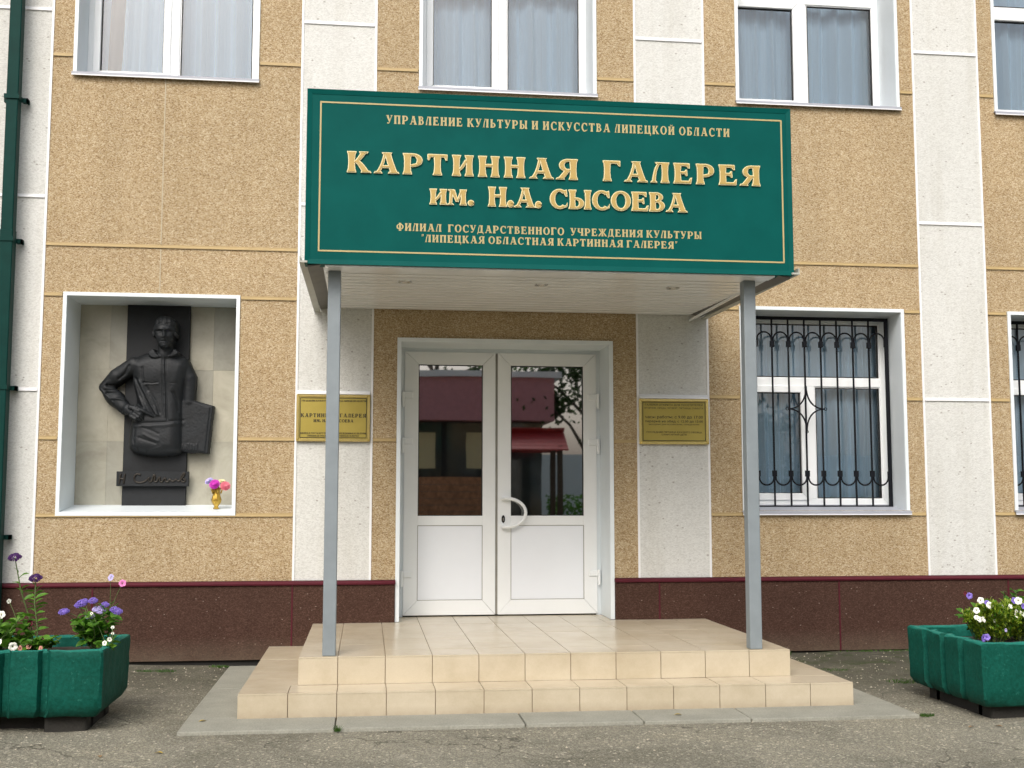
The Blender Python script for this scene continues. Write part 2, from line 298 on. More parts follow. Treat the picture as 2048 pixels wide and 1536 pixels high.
# ------------------------------------------------------------------ mesh helpers
COL = scene.collection
def rotz(v, a): return (v[0] * math.cos(a) - v[1] * math.sin(a), v[0] * math.sin(a) + v[1] * math.cos(a), v[2])
class MB:
    def __init__(s): s.v = []; s.f = []
    def add(s, vs, fs):
        o = len(s.v); s.v += [tuple(p) for p in vs]; s.f += [tuple(i + o for i in f) for f in fs]; return s
    def box(s, x0, x1, y0, y1, z0, z1):
        if x0 > x1: x0, x1 = x1, x0
        return s.add([(x0, y0, z0), (x1, y0, z0), (x1, y1, z0), (x0, y1, z0), (x0, y0, z1), (x1, y0, z1), (x1, y1, z1), (x0, y1, z1)],
                     [(0, 3, 2, 1), (4, 5, 6, 7), (0, 1, 5, 4), (1, 2, 6, 5), (2, 3, 7, 6), (3, 0, 4, 7)])
    def cbox(s, x0, x1, y0, y1, z0, z1, b=.002):
        """box whose front (-Y) edges are chamfered by b"""
        vs = [(x0, y1, z0), (x1, y1, z0), (x1, y1, z1), (x0, y1, z1), (x0, y0 + b, z0), (x1, y0 + b, z0), (x1, y0 + b, z1), (x0, y0 + b, z1),
              (x0 + b, y0, z0 + b), (x1 - b, y0, z0 + b), (x1 - b, y0, z1 - b), (x0 + b, y0, z1 - b)]
        return s.add(vs, [(0, 3, 2, 1), (8, 9, 10, 11), (0, 1, 5, 4), (1, 2, 6, 5), (2, 3, 7, 6), (3, 0, 4, 7), (4, 5, 9, 8), (5, 6, 10, 9), (6, 7, 11, 10), (7, 4, 8, 11)])
    def prism(s, poly, y0, y1):
        """poly in XZ (any order), extruded from y0 (front) to y1"""
        a = sum(poly[i][0] * poly[(i + 1) % len(poly)][1] - poly[(i + 1) % len(poly)][0] * poly[i][1] for i in range(len(poly)))
        if a < 0: poly = poly[::-1]
        n = len(poly)
        vs = [(x, y0, z) for x, z in poly] + [(x, y1, z) for x, z in poly]
        return s.add(vs, [tuple(range(n)), tuple(range(2 * n - 1, n - 1, -1))] + [(i, i + n, (i + 1) % n + n, (i + 1) % n) for i in range(n)])
    def prism_x(s, poly, x0, x1):
        """poly in YZ extruded along X"""
        n = len(poly); a = sum(poly[i][0] * poly[(i + 1) % n][1] - poly[(i + 1) % n][0] * poly[i][1] for i in range(n))
        if a < 0: poly = poly[::-1]
        vs = [(x0, y, z) for y, z in poly] + [(x1, y, z) for y, z in poly]
        return s.add(vs, [tuple(range(n - 1, -1, -1)), tuple(range(n, 2 * n))] + [(i, (i + 1) % n, (i + 1) % n + n, i + n) for i in range(n)])
    def tube(s, pts, r, n=8, cap=True, flat=None):
        pts = [Vector(p) for p in pts]; rs = r if isinstance(r, (list, tuple)) else [r] * len(pts)
        ring = []; o = len(s.v); up = None
        for i, p in enumerate(pts):
            d = (pts[min(i + 1, len(pts) - 1)] - pts[max(i - 1, 0)]).normalized()
            if up is None: up = Vector((0, 0, 1)) if abs(d.z) < .9 else Vector((0, 1, 0))
            a = d.cross(up); a = a.normalized() if a.length > 1e-6 else Vector((1, 0, 0)); b = a.cross(d).normalized(); up = b
            for k in range(n):
                t = 2 * math.pi * k / n; s.v.append(tuple(p + (a * math.cos(t) + b * math.sin(t)) * rs[i]))
        for i in range(len(pts) - 1):
            for k in range(n):
                k2 = (k + 1) % n; s.f.append((o + i * n + k, o + i * n + k2, o + (i + 1) * n + k2, o + (i + 1) * n + k))
        if cap:
            s.f.append(tuple(o + k for k in range(n))[::-1]); s.f.append(tuple(o + (len(pts) - 1) * n + k for k in range(n)))
        return s
    def lathe(s, prof, c, n=20, wob=None):
        o = len(s.v)
        for i, (r, z) in enumerate(prof):
            for k in range(n):
                t = 2 * math.pi * k / n; rr = r * (wob(t, z) if wob else 1); s.v.append((c[0] + rr * math.cos(t), c[1] + rr * math.sin(t), c[2] + z))
        for i in range(len(prof) - 1):
            for k in range(n):
                k2 = (k + 1) % n; s.f.append((o + i * n + k, o + i * n + k2, o + (i + 1) * n + k2, o + (i + 1) * n + k))
        s.f.append(tuple(o + k for k in range(n))[::-1]); s.f.append(tuple(o + (len(prof) - 1) * n + k for k in range(n)))
        return s
    def build(s, name, mat, parent=None, smooth=False, kind=None, label=None, loc=None):
        me = bpy.data.meshes.new(name); me.from_pydata(s.v, [], s.f); me.validate(); me.update()
        me.materials.append(mat)
        if smooth:
            me.polygons.foreach_set('use_smooth', [True] * len(me.polygons))
        o = bpy.data.objects.new(name, me); COL.objects.link(o)
        if parent: o.parent = parent
        if kind: o['kind'] = kind
        if label: o['label'] = label
        if loc: o.location = loc
        return o
def tag(o, label, cat, group=None):
    o['label'] = label; o['category'] = cat
    if group: o['group'] = group
    return o
def empty(name, loc, label, cat, group=None):
    """an Empty at the thing's base; its parts keep their own coordinates through build_at"""
    o = bpy.data.objects.new(name, None); COL.objects.link(o); o.location = loc; o.empty_display_size = .1
    return tag(o, label, cat, group)
def at_base(root):
    """parts were modelled in world coordinates: express them relative to their root's base"""
    L = Vector(root.location)
    for ch in root.children:
        ch.location = Vector(ch.location) - L
def bevel(o, w=.003, seg=1):
    md = o.modifiers.new('bevel', 'BEVEL'); md.width = w; md.segments = seg; md.limit_method = 'ANGLE'; return o
def split(x0, x1, z0, z1, holes):
    """rectangle minus holes -> list of rectangles"""
    rects = [(x0, x1, z0, z1)]
    for hx0, hx1, hz0, hz1 in holes:
        out = []
        for a, b, c, d in rects:
            if hx0 >= b or hx1 <= a or hz0 >= d or hz1 <= c: out.append((a, b, c, d)); continue
            if c < hz0: out.append((a, b, c, hz0))
            if hz1 < d: out.append((a, b, hz1, d))
            lo, hi = max(c, hz0), min(d, hz1)
            if a < hx0: out.append((a, hx0, lo, hi))
            if hx1 < b: out.append((hx1, b, lo, hi))
        rects = out
    return rects

# ------------------------------------------------------------------ building
ZPL = .636
OPEN = dict(niche=(-2.41, -1.065, 1.212, 2.955), door=(.264, 2.025, .20, 2.626),
            tl=(-2.40, -.955, 4.80, 6.55), tc=(.42, 1.905, 4.80, 6.55), tr=(3.19, 4.652, 4.80, 6.55), tf=(5.595, 7.05, 4.80, 6.55),
            lr=(3.185, 4.628, 1.225, 2.955), lf=(5.637, 7.09, 1.225, 2.955))
HOLES = list(OPEN.values())
bld = empty('gallery_building', (1.15, .5, 0), 'ochre and white panelled two-storey building wall with maroon plinth behind the canopy', 'building')
def part(mb, name, mat, parent=None, **k): return mb.build(name, mat, parent or bld, **k)
# masonry behind the panels
mb = MB()
for a, b, c, d in split(-5.2, 9.0, -.1, 7.2, HOLES): mb.box(a, b, .034, .60, c, d)
part(mb, 'masonry_wall', M['core'])
mb = MB()       # rooms behind: back wall, side walls, floors, roof
mb.box(-5.2, 9.0, 3.6, 3.8, -.1, 7.2).box(-5.2, -5.0, .6, 3.6, -.1, 7.2).box(8.8, 9.0, .6, 3.6, -.1, 7.2)
mb.box(-5.0, 8.8, .6, 3.6, .12, .33).box(-5.0, 8.8, .6, 3.6, 3.3, 3.6).box(-5.0, 8.8, .6, 3.6, 7.0, 7.2).box(-.4, -.3, .6, 3.6, .33, 3.3).box(2.6, 2.7, .6, 3.6, .33, 3.3)
part(mb, 'interior_wall', M['interior'])
mb = MB().box(-5.3, 9.1, -.25, 3.9, 7.2, 7.35); part(mb, 'roof_slab', M['reveal'])
Z = dict(A=4.939, B=3.366, C=2.957, D=2.189, E=1.805, F=1.194, A2=6.62)
XB = [(-5.2, -3.205, 'o', 'ABCDF'), (-3.205, -2.593, 'w', ''), (-2.593, -.578, 'o', 'ABCEF'), (-.578, .034, 'w', ''), (.034, 2.264, 'o', 'ABCE'),
      (2.264, 2.877, 'w', ''), (2.877, 4.811, 'o', 'ABCDF'), (4.811, 5.422, 'w', ''), (5.422, 7.36, 'o', 'ABCDF'), (7.36, 7.97, 'w', ''), (7.97, 9.0, 'o', 'ABC')]
GAP = .004; tops = 7.2
for x0, x1, kind, rows in XB:
    zl = [ZPL + .03] + sorted([Z[r] for r in rows]) + ([Z['A2']] if kind == 'o' else [])
    if kind == 'w': zl = [ZPL + .03, Z['D'], 3.755, 5.317, 6.88]
    zl.append(tops); mat = M['ochre'] if kind == 'o' else M['white_render']
    for i in range(len(zl) - 1):
        xs = [x0, x1]
        if kind == 'o' and x0 == -2.593 and zl[i] >= Z['C'] - .01 and zl[i] < Z['A'] - .01: xs = [x0, -1.685, x1]
        for j in range(len(xs) - 1):
            rc = [q for q in split(xs[j], xs[j + 1], zl[i], zl[i + 1], HOLES) if q[1] - q[0] > .01 and q[3] - q[2] > .012]
            groups = []
            for q in rc:
                touch = [gp for gp in groups if any(min(q[1], p[1]) - max(q[0], p[0]) > -1e-6 and min(q[3], p[3]) - max(q[2], p[2]) > -1e-6 for p in gp)]
                new = [q]
                for gp in touch: new += gp; groups.remove(gp)
                groups.append(new)
            for gp in groups:
                mb = MB()
                for a, b, c, d in gp:
                    e0 = GAP if a == xs[j] else 0; e1 = GAP if b == xs[j + 1] else 0
                    f0 = GAP if c == zl[i] else 0; f1 = GAP if d == zl[i + 1] else 0
                    mb.box(a + e0, b - e1, 0, .033, c + f0, d - f1)
                part(mb, 'panel', mat)
        if len(xs) == 3: part(MB().box(-1.6895, -1.6815, -.003, .02, max(zl[i] + .02, 2.985), min(zl[i + 1] - .02, 4.76)), 'joint_strip', M['seam'])
    for z in zl[1:-1]:
        mt = M['ochre_trim'] if kind == 'o' else M['white_trim']
        segs = split(x0 + .012, x1 - .012, z - .005, z + .005, [(h[0] - .03, h[1] + .03, h[2] - .01, h[3] + .01) for h in HOLES])
        for a, b, c, d in segs:
            if b - a < .02: continue
            m2 = MB().prism_x([(.02, z - .014), (-.011, z - .014), (-.011, z - .004), (-.006, z + .002), (-.006, z + .014), (.02, z + .014)], a, b)
            part(m2, 'trim_strip', mt)
for x0, x1, kind, rows in XB[1:]:
    for a, b, c, d in split(x0 - .009, x0 + .009, ZPL + .034, tops, []):
        part(MB().box(a, b, -.008, .02, c, d), 'corner_strip', M['white_trim'])
# plinth
xs = [-5.2, -3.67, -2.123, -.581, .24]
def plinth(xs):
    for i in range(len(xs) - 1):
        part(MB().cbox(xs[i] + .004, xs[i + 1] - .004, -.03, .03, .052, ZPL - .002, .002), 'plinth_panel', M['plinth'])
        if i: part(MB().box(xs[i] - .006, xs[i] + .006, -.034, .0, .055, ZPL - .004), 'plinth_strip', M['maroon_trim'])
    part(MB().prism_x([(.03, ZPL), (-.045, ZPL), (-.047, ZPL + .012), (-.03, ZPL + .03), (.03, ZPL + .033)], xs[0], xs[-1]), 'plinth_cap', M['maroon_trim'])
plinth(xs); plinth([2.049, 2.426, 3.985, 5.51, 7.05, 9.0])
part(MB().box(-5.2, .24, 0.0, .033, -.1, .05).box(2.05, 9.0, 0.0, .033, -.1, .05), 'plinth_base', M['dark'])  # near-black colour paints the dirt and shadow of the gap under the plinth

def casing(name, x0, x1, z0, z1, depth, mat=M['reveal'], lip=.024, parent=None, bottom=True, sillrise=0.0, yl=-.014):
    """folded sheet lining: four reveal faces plus a narrow lip lying on the facade"""
    g = MB(); t = .008
    g.box(x0 - .001, x0 + t, -.002, depth, z0, z1).box(x1 - t, x1 + .001, -.002, depth, z0, z1).box(x0 + t, x1 - t, -.002, depth, z1 - t, z1 + .001)
    g.box(x0 - lip, x0 + t - .001, yl, -.002, z0 - (lip if bottom else 0), z1 + lip).box(x1 - t + .001, x1 + lip, yl, -.002, z0 - (lip if bottom else 0), z1 + lip)
    g.box(x0 + t - .001, x1 - t + .001, yl, -.002, z1 - t + .001, z1 + lip)
    if bottom:
        g.box(x0 + t - .001, x1 - t + .001, yl, -.002, z0 - lip, z0 + t)
        g.prism_x([(-.002, z0 - .01), (-.002, z0 + t), (depth, z0 + t + sillrise), (depth, z0 - .01)], x0 + t, x1 - t)
    return g.build(name, mat, parent)

def curtain(x0, x1, z0, z1, y, seed, parent):
    rnd = random.Random(seed); nx = 420; ph = [rnd.uniform(0, 6.28) for _ in range(6)]
    fr = [rnd.uniform(5, 8), rnd.uniform(11, 15), rnd.uniform(21, 27), rnd.uniform(40, 52), 2.3, 83]
    am = [.016, .018, .024, .022, .012, .006]
    g = MB(); rows = 5
    for j in range(rows):
        zz = z0 + (z1 - z0) * j / (rows - 1); k = 1 - .35 * j / (rows - 1)
        for i in range(nx):
            x = x0 + (x1 - x0) * i / (nx - 1); xx = x + .012 * math.sin(1.7 * zz + x * 3)
            yy = y + k * sum(a * math.copysign(abs(math.sin(f * xx + p)) ** .7, math.sin(f * xx + p)) for a, f, p in zip(am, fr, ph))
            g.v.append((x, yy, zz))
    for j in range(rows - 1):
        for i in range(nx - 1): g.f.append((j * nx + i, j * nx + i + 1, (j + 1) * nx + i + 1, (j + 1) * nx + i))
    return g.build('curtain', M['curtain'], parent, smooth=True)

def bars4(g, x0, x1, z0, z1, w, y0, y1, b=.003, wb=None, wt=None):
    """mitred four-sided frame; w visible width"""
    wb = w if wb is None else wb; wt = w if wt is None else wt
    e = .0012
    g.prism([(x0, z0), (x0, z1), (x0 + w, z1 - wt), (x0 + w, z0 + wb)], y0, y1)
    g.prism([(x1, z0), (x1, z1), (x1 - w, z1 - wt), (x1 - w, z0 + wb)], y0, y1)
    g.prism([(x0 + e, z0), (x1 - e, z0), (x1 - w - e, z0 + wb), (x0 + w + e, z0 + wb)], y0, y1)
    g.prism([(x0 + e, z1), (x1 - e, z1), (x1 - w - e, z1 - wt), (x0 + w + e, z1 - wt)], y0, y1)
    return g

def window(x0, x1, z0, z1, zt, seed, upper, yw=.32, frame_b=None):
    """zt: bottom of transom"""
    lift = .03 if upper else .045
    fb = z0 + lift
    g = MB(); y0, y1 = yw, yw + .065
    m0, m1 = x0 + .685, x0 + .765           # mullion
    bars4(g, x0 + .008, x1 - .008, fb, z1 - .008, .055, y0, y1, wb=.05, wt=.06)
    g.box(x0 + .062, x1 - .062, y0 + .001, y1, zt, zt + .075)
    g.box(m0, m1, y0 + .001, y1, fb + .05, zt)
    w = part(g, 'window', M['pvc']); bevel(w, .004)
    s = MB(); bars4(s, x0 + .052, m0 + .008, fb + .04, zt + .006, .062, y0 - .014, y1 - .006); bevel(s.build('sash', M['pvc'], w), .005)
    bd = MB(); bars4(bd, m1 - .002, x1 - .060, fb + .048, zt + .002, .012, y0 + .012, y0 + .03); bars4(bd, x0 + .060, x1 - .060, zt + .073, z1 - .066, .012, y0 + .012, y0 + .03)
    bd.build('glazing_bead', M['pvc'], w)
    gk = MB()
    for a, b, c, d in ((x0 + .113, m0 - .053, fb + .101, zt - .055), (m1 + .009, x1 - .071, fb + .059, zt - .009), (x0 + .071, x1 - .071, zt + .084, z1 - .077)):
        bars4(gk, a, b, c, d, .007, y0 + .009, y0 + .035)
        MB().box(a + .001, b - .001, y0 + .020, y0 + .024, c + .001, d - .001).build('pane', M['glass'], w)
    gk.build('gasket', M['gasket'], w)
    curtain(x0 - .05, x1 + .05, z0 - .05, z1 + .05, yw + .16, seed, w)
    casing('reveal', x0, x1, z0, z1, yw + .01, parent=w, bottom=False, lip=.022)
    # sloping sill with folded drip edge
    pr = .035
    sl = MB().prism_x([(yw, z0 + lift + .004), (-pr, z0 - .008), (-pr, z0 - .030), (-pr + .006, z0 - .030), (-pr + .006, z0 - .014), (yw, z0 + lift - .012)], x0 - .028, x1 + .028)
    MB().box(x0 - .028, x1 + .028, -pr - .004, -pr + .003, z0 - .038, z0 - .030).build('drip_edge', M['white_trim'], w)
    sl.build('sill', M['shade_grey_sill'], w)
    return w
wtl = window(*OPEN['tl'], 5.85, 1, True)
gd_ = MB()
for j_ in range(12):
    t_ = j_ / 11; zz_ = 4.75 + 1.85 * t_
    for i_ in range(16):
        u_ = i_ / 15; gd_.v.append((-2.46 + (.30 + .16 * t_) * u_, .435 + .02 * math.sin(u_ * 14 + t_), zz_))
for j_ in range(11):
    for i_ in range(15): gd_.f.append((j_ * 16 + i_, j_ * 16 + i_ + 1, (j_ + 1) * 16 + i_ + 1, (j_ + 1) * 16 + i_))
gd_.build('drape', M['drape'], wtl, smooth=True)
window(*OPEN['tc'], 5.85, 2, True); window(*OPEN['tr'], 5.85, 3, True); window(*OPEN['tf'], 5.85, 4, True)
window(*OPEN['lr'], 2.318, 5, False); window(*OPEN['lf'], 2.318, 6, False)

# decorative grilles in front of the ground-floor windows: things of their own
def grille(x0, x1, z0, z1, label, y=.20):
    cx = (x0 + x1) / 2
    root = empty('window_grille', (cx, y, z0), label, 'window grille', 'iron grilles over the ground floor windows')
    fr = MB()
    fr.box(x0 + .004, x0 + .034, y - .004, y + .018, z0, z1).box(x1 - .034, x1 - .004, y - .004, y + .018, z0, z1)
    fr.box(x0 + .034, x1 - .034, y - .004, y + .018, z0, z0 + .024).box(x0 + .034, x1 - .034, y - .004, y + .018, z1 - .028, z1)
    ch = [fr.build('frame', M['iron'], root)]
    n = 9; p = (x1 - x0 - .038 * 2) / (n)
    xs_ = [x0 + .038 + p * (i) for i in range(1, n)]
    x_all = [x0 + .036] + xs_ + [x1 - .036]
    for x in xs_:
        ch.append(MB().box(x - .0065, x + .0065, y - .004, y + .009, z0 + .02, z1 - .02).build('bar', M['iron'], root))
    for i in range(len(x_all) - 1):
        a, b = x_all[i] + .009, x_all[i + 1] - .009; r = (b - a) / 2; c = (a + b) / 2
        for zc, sgn in ((z1 - .205, 1), (z0 + .265, -1)):
            pts = [(a, y - .008, zc - sgn * .055)] + [(c - r * math.cos(t), y - .008, zc + sgn * r * 1.0 * math.sin(t)) for t in [math.pi * k / 12 for k in range(13)]] + [(b, y - .008, zc - sgn * .055)]
            ch.append(MB().tube(pts, .0072, 6).build('arch', M['iron'], root))
    for x in xs_:
        for zc in (z1 - .245, z0 + .300): ch.append(MB().box(x - .018, x + .018, y - .015, y + .011, zc - .026, zc + .026).build('clip', M['iron'], root))
    zc = z0 + .865; xm = xs_[3]; dx, dz = p * 1.12, .20
    st = []
    for sx in (-1, 1):
        for sz in (-1, 1):
            pts = [(xm + sx * dx * (1 - t) ** 1.0 * (1 - .0) * ((1 - t)) ** .9, y - .014, zc + sz * dz * t ** 1.9) for t in [k / 10 for k in range(11)]]
            st.append(pts)
    for pts in st: ch.append(MB().tube(pts, .0072, 6).build('star_arc', M['iron'], root))
    for px, pz in ((xm - dx - .008, zc), (xm + dx + .008, zc), (xm, zc - dz)):
        pts = [(px + .012 * math.cos(t), y - .014, pz + .012 * math.sin(t)) for t in [2 * math.pi * k / 12 for k in range(13)]]
        ch.append(MB().tube(pts, .0035, 5).build('ring', M['iron'], root))
    at_base(root)
grille(3.187, 4.60, 1.243, 2.925, 'black iron grille with arches and four-pointed star right of the canopy post')
grille(5.640, 7.06, 1.243, 2.925, 'black iron grille cut off by the right edge of the photo')

# ------------------------------------------------------------------ niche lining and stone back
nx0, nx1, nz0, nz1 = OPEN['niche']
nl = casing('niche_lining', nx0, nx1, nz0, nz1, .455, lip=.022, parent=bld, sillrise=.052)
part(MB().box(nx0 - .05, nx1 + .05, .475, .55, nz0 - .05, nz1 + .05), 'niche_backing', M['core'])
cols_ = [nx0 + .008, -2.155, -1.405, -1.30, nx1 - .008]; rows_ = [nz0 + .04, 1.80, 2.407, nz1 - .008]
cols_ = [nx0 + .008, -2.155, -1.75, -1.303, nx1 - .008]
for i in range(4):
    for j in range(3):
        part(MB().cbox(cols_[i] + .0004, cols_[i + 1] - .0004, .456, .475, rows_[j] + .0004, rows_[j + 1] - .0004, .0006), 'stone_tile', M['stone'])

# ------------------------------------------------------------------ entrance door
dx0, dx1, dz0, dz1 = .264, 2.025, .331, 2.626
casing('door_reveal', dx0, dx1, dz0 + .002, dz1, .40, lip=.026, parent=bld, bottom=False)
g = MB(); fy0, fy1 = .40, .47
g.box(dx0 + .008, dx0 + .048, fy0, fy1, dz0, dz1 - .008).box(dx1 - .048, dx1 - .008, fy0, fy1, dz0, dz1 - .008).box(dx0 + .048, dx1 - .048, fy0, fy1, dz1 - .05, dz1 - .008)
part(g, 'door_frame', M['reveal']); part(MB().box(dx0 + .048, dx1 - .048, .41, .50, dz0 - .004, dz0 + .008), 'threshold', M['gasket'])
part(MB().box(dx0 + .05, dx1 - .05, .455, .46, dz0 + .01, dz0 + .03).box(dx0 + .05, dx1 - .05, .455, .46, dz1 - .055, dz1 - .05), 'door_seal', M['gasket'])
def leaf(x0, x1, gx0, gx1, lab):
    z0, z1 = .342, 2.586; ya, yb = .385, .445
    g = MB(); zg0, zg1, zp0, zp1 = 1.178, 2.475, .467, 1.096
    g.prism([(x0, z0), (x0, z1), (gx0, zg1), (gx0, zp0)], ya, yb).prism([(x1, z0), (x1, z1), (gx1, zg1), (gx1, zp0)], ya, yb)
    g.prism([(x0 + .002, z0), (x1 - .002, z0), (gx1 - .002, zp0), (gx0 + .002, zp0)], ya, yb).prism([(x0 + .002, z1), (x1 - .002, z1), (gx1 - .002, zg1), (gx0 + .002, zg1)], ya, yb)
    g.box(gx0 - .001, gx1 + .001, ya + .001, yb - .001, zp1, zg0)
    d = part(g, 'door', M['pvc'], label=lab); bevel(d, .003)
    k = MB(); bars4(k, gx0 - .001, gx1 + .001, zg0 - .001, zg1 + .001, .008, ya + .008, yb - .01); k.build('gasket', M['gasket'], d)
    MB().box(gx0 + .002, gx1 - .002, ya + .018, ya + .022, zg0 + .002, zg1 - .002).build('pane', M['door_glass'], d)
    k = MB(); bars4(k, gx0 - .001, gx1 + .001, zp0 - .001, zp1 + .001, .004, ya + .002, yb - .01); k.build('panel_joint', M['sheet_grey'], d)
    MB().cbox(gx0 + .003, gx1 - .003, ya + .006, ya + .03, zp0 + .003, zp1 - .003, .002).build('lower_panel', M['pvc_panel'], d)
    return d
dL = leaf(.313, 1.098, .433, .987, 'left white door leaf without handle')
dR = leaf(1.118, 1.985, 1.232, 1.868, 'right white door leaf with curved pull handle')
part(MB().box(1.098, 1.118, .40, .43, .345, 2.583), 'leaf_seal', M['sheet_grey'])
for (d, xh, sgn) in ((dR, 1.985, -1), (dL, .313, 1)):
    for zz in (2.205, 1.811, .685):
        h = MB().cbox(min(xh, xh + sgn * .072), max(xh, xh + sgn * .072), .368, .386, zz - .024, zz + .024, .003)
        h.cbox(min(xh - sgn * .026, xh), max(xh - sgn * .026, xh), .362, .386, zz - .085, zz + .028, .004)
        h.tube([(xh - sgn * .012, .366, zz - .10), (xh - sgn * .012, .366, zz + .03)], .011, 10)
        h.build('hinge', M['pvc'], d)
pts = [(1.160, .386, 1.325), (1.160, .335, 1.327)] + [(1.185 + .168 * math.sin(t), .325, 1.205 + .122 * math.cos(t)) for t in [math.pi * k / 14 for k in range(15)]] + [(1.160, .335, 1.083), (1.160, .386, 1.085)]
MB().tube(pts, .0145, 10).build('handle', M['pvc'], dR, smooth=True)
k = MB()
for zz in (1.326, 1.084): k.tube([(1.16, .3855, zz), (1.16, .380, zz)], .021, 14)
k.build('handle_rosette', M['pvc'], dR)
k = MB(); k.prism([(1.166 + .015 * math.cos(t), 1.150 + .033 * math.sin(t)) for t in [2 * math.pi * i / 16 for i in range(16)]], .378, .3855); k.build('lock_plate', M['iron'], dR)
k = MB(); k.prism([(1.166 + .007 * math.cos(t), 1.147 + .017 * math.sin(t)) for t in [2 * math.pi * i / 14 for i in range(14)]], .373, .379); k.build('lock_cylinder', M['chrome'], dR)
at_base(bld)

# ------------------------------------------------------------------ downpipe
dp = empty('downpipe', (-2.84, -.12, 0), 'dark green square downpipe running up the white strip at the left edge', 'downpipe')
MB().cbox(-2.888, -2.796, -.165, -.075, 3.40, 7.1, .006).build('pipe', M['pipe'], dp)
MB().cbox(-2.892, -2.792, -.169, -.071, .12, 3.44, .006).build('pipe', M['pipe'], dp)
for zz in (4.517, 3.364, 2.19, 1.026, 5.70):
    MB().box(-2.902, -2.786, -.177, -.066, zz - .018, zz + .018).box(-2.790, -2.748, -.075, -.03, zz - .018, zz + .018).box(-2.760, -2.748, -.075, -.010, zz - .018, zz + .018).box(-2.93, -2.895, -.075, -.030, zz - .018, zz + .018).build('bracket', M['pipe'], dp)
at_base(dp)

# ------------------------------------------------------------------ steps
PX0, PX1, PY, SX0, SX1, SY = -.415, 2.814, -1.998, -.756, 3.119, -2.299
ZP, ZS = .331, .157
st = empty('entrance_steps', (1.2, -1.15, 0), 'two broad beige tiled steps with landing under the canopy', 'steps')
MB().box(PX0 + .012, PX1 - .012, PY + .012, .0, .0, ZP - .009).box(dx0 + .01, dx1 - .01, 0, .60, .2, ZP - .009).box(SX0 + .012, SX1 - .012, SY + .012, PY + .013, -.03, ZS - .009).box(SX0 + .012, PX0 + .012, PY + .013, -.032, -.03, ZS - .009).box(PX1 - .012, SX1 - .012, PY + .013, -.032, -.03, ZS - .009).build('core', M['grout'], st)
jit = random.Random(3)
def tile_top(x0, x1, y0, y1, z):
    g = .0022; dz = jit.uniform(-.0008, .0008)
    MB().box(x0 + g, x1 - g, y0 + g, y1 - g, z - .009, z + dz).build('tile', M['tile'], st)
def tile_front(x0, x1, y, z0, z1):
    g = .0022; dy = jit.uniform(-.0008, .0008)
    MB().box(x0 + g, x1 - g, y + dy, y + .0115, z0, z1 - .010).build('tile', M['tile'], st)
def tile_side(x, sg, y0, y1, z0, z1):
    g = .0022
    a, b = (x, x + .0115) if sg < 0 else (x - .0115, x)
    MB().box(a, b, y0 + g, y1 - g, z0, z1 - .010).build('tile', M['tile'], st)
jx = [-.1686 + .3 * i for i in range(10)]
pcols = [PX0] + jx + [PX1]; prow = [PY] + [PY + .3 * i for i in range(1, 7)] + [-.034]
for i in range(len(pcols) - 1):
    for j in range(len(prow) - 1): tile_top(pcols[i], pcols[i + 1], prow[j], prow[j + 1], ZP)
    tile_front(pcols[i], pcols[i + 1], PY, ZS + .001, ZP)
    a, b = max(pcols[i], dx0 + .008), min(pcols[i + 1], dx1 - .008)
    if b - a > .02: tile_top(a, b, -.034, .395, ZP)
scols = [SX0, -.459] + [-.165 + .3 * i for i in range(10)] + [2.832, SX1]
for i in range(len(scols) - 1):
    tile_top(scols[i], scols[i + 1], SY, PY + .0, ZS) if (PX0 - .1 < scols[i] and scols[i + 1] < PX1 + .1) else tile_top(scols[i], scols[i + 1], SY, PY, ZS)
    tile_front(scols[i], scols[i + 1], SY, .004, ZS)
for j in range(len(prow) - 1):
    y0_, y1_ = prow[j], prow[j + 1]
    tile_top(SX0, PX0 - .0, y0_, y1_, ZS); tile_top(PX1 + .0, SX1, y0_, y1_, ZS)
    tile_side(SX0, -1, y0_, y1_, .004, ZS); tile_side(SX1, 1, y0_, y1_, .004, ZS)
    tile_side(PX0, -1, y0_, y1_, ZS + .001, ZP); tile_side(PX1, 1, y0_, y1_, ZS + .001, ZP)
tile_side(SX0, -1, SY, PY, .004, ZS); tile_side(SX1, 1, SY, PY, .004, ZS)
at_base(st)

# ------------------------------------------------------------------ canopy
cn = empty('entrance_canopy', (1.19, -1.93, ZP), 'flat entrance canopy with white slatted soffit on two grey posts', 'canopy')
for x in (-.226, 2.591):
    bevel(MB().box(x - .042, x + .042, -1.975, -1.890, ZP + .0005, 2.822).build('post', M['post'], cn), .006, 2)
def zs(y): return 2.885 + (2.825 - 2.885) * (y / -1.95)   # soffit slopes up towards the wall
SXa, SXb = -.285, 2.715
ny = 14; ys = [-2.0 + 1.985 * i / ny for i in range(ny + 1)]
for i in range(ny):
    a, b = ys[i] + .006, ys[i + 1] - .006
    MB().prism_x([(a + .010, zs(a) + .0), (b - .010, zs(b)), (b, zs(b) + .010), (b, zs(b) + .022), (a, zs(a) + .022), (a, zs(a) + .010)], SXa, SXb).build('slat', M['soffit'], cn)
for i in range(1, ny): MB().box(SXa, SXb, ys[i] - .0062, ys[i] + .0062, zs(ys[i]) + .002, zs(ys[i]) + .006).build('slat_gap_shade', M['sheet_grey'], cn)  # grey strips stand in for the shade in the gaps between slats
MB().box(SXa, SXb, -2.135, -2.001, 2.818, 2.84).build('front_board', M['soffit'], cn)
MB().prism_x([(-2.04, 2.85), (-.004, 2.908), (-.004, 3.06), (-2.04, 2.99)], SXa - .08, SXb + .08).build('roof_deck', M['sheet_grey'], cn)
MB().prism_x([(-2.04, 2.995), (.0, 3.065), (.0, 3.08), (-2.04, 3.01)], -.40, 2.83).build('roof_sheet', M['reveal'], cn)
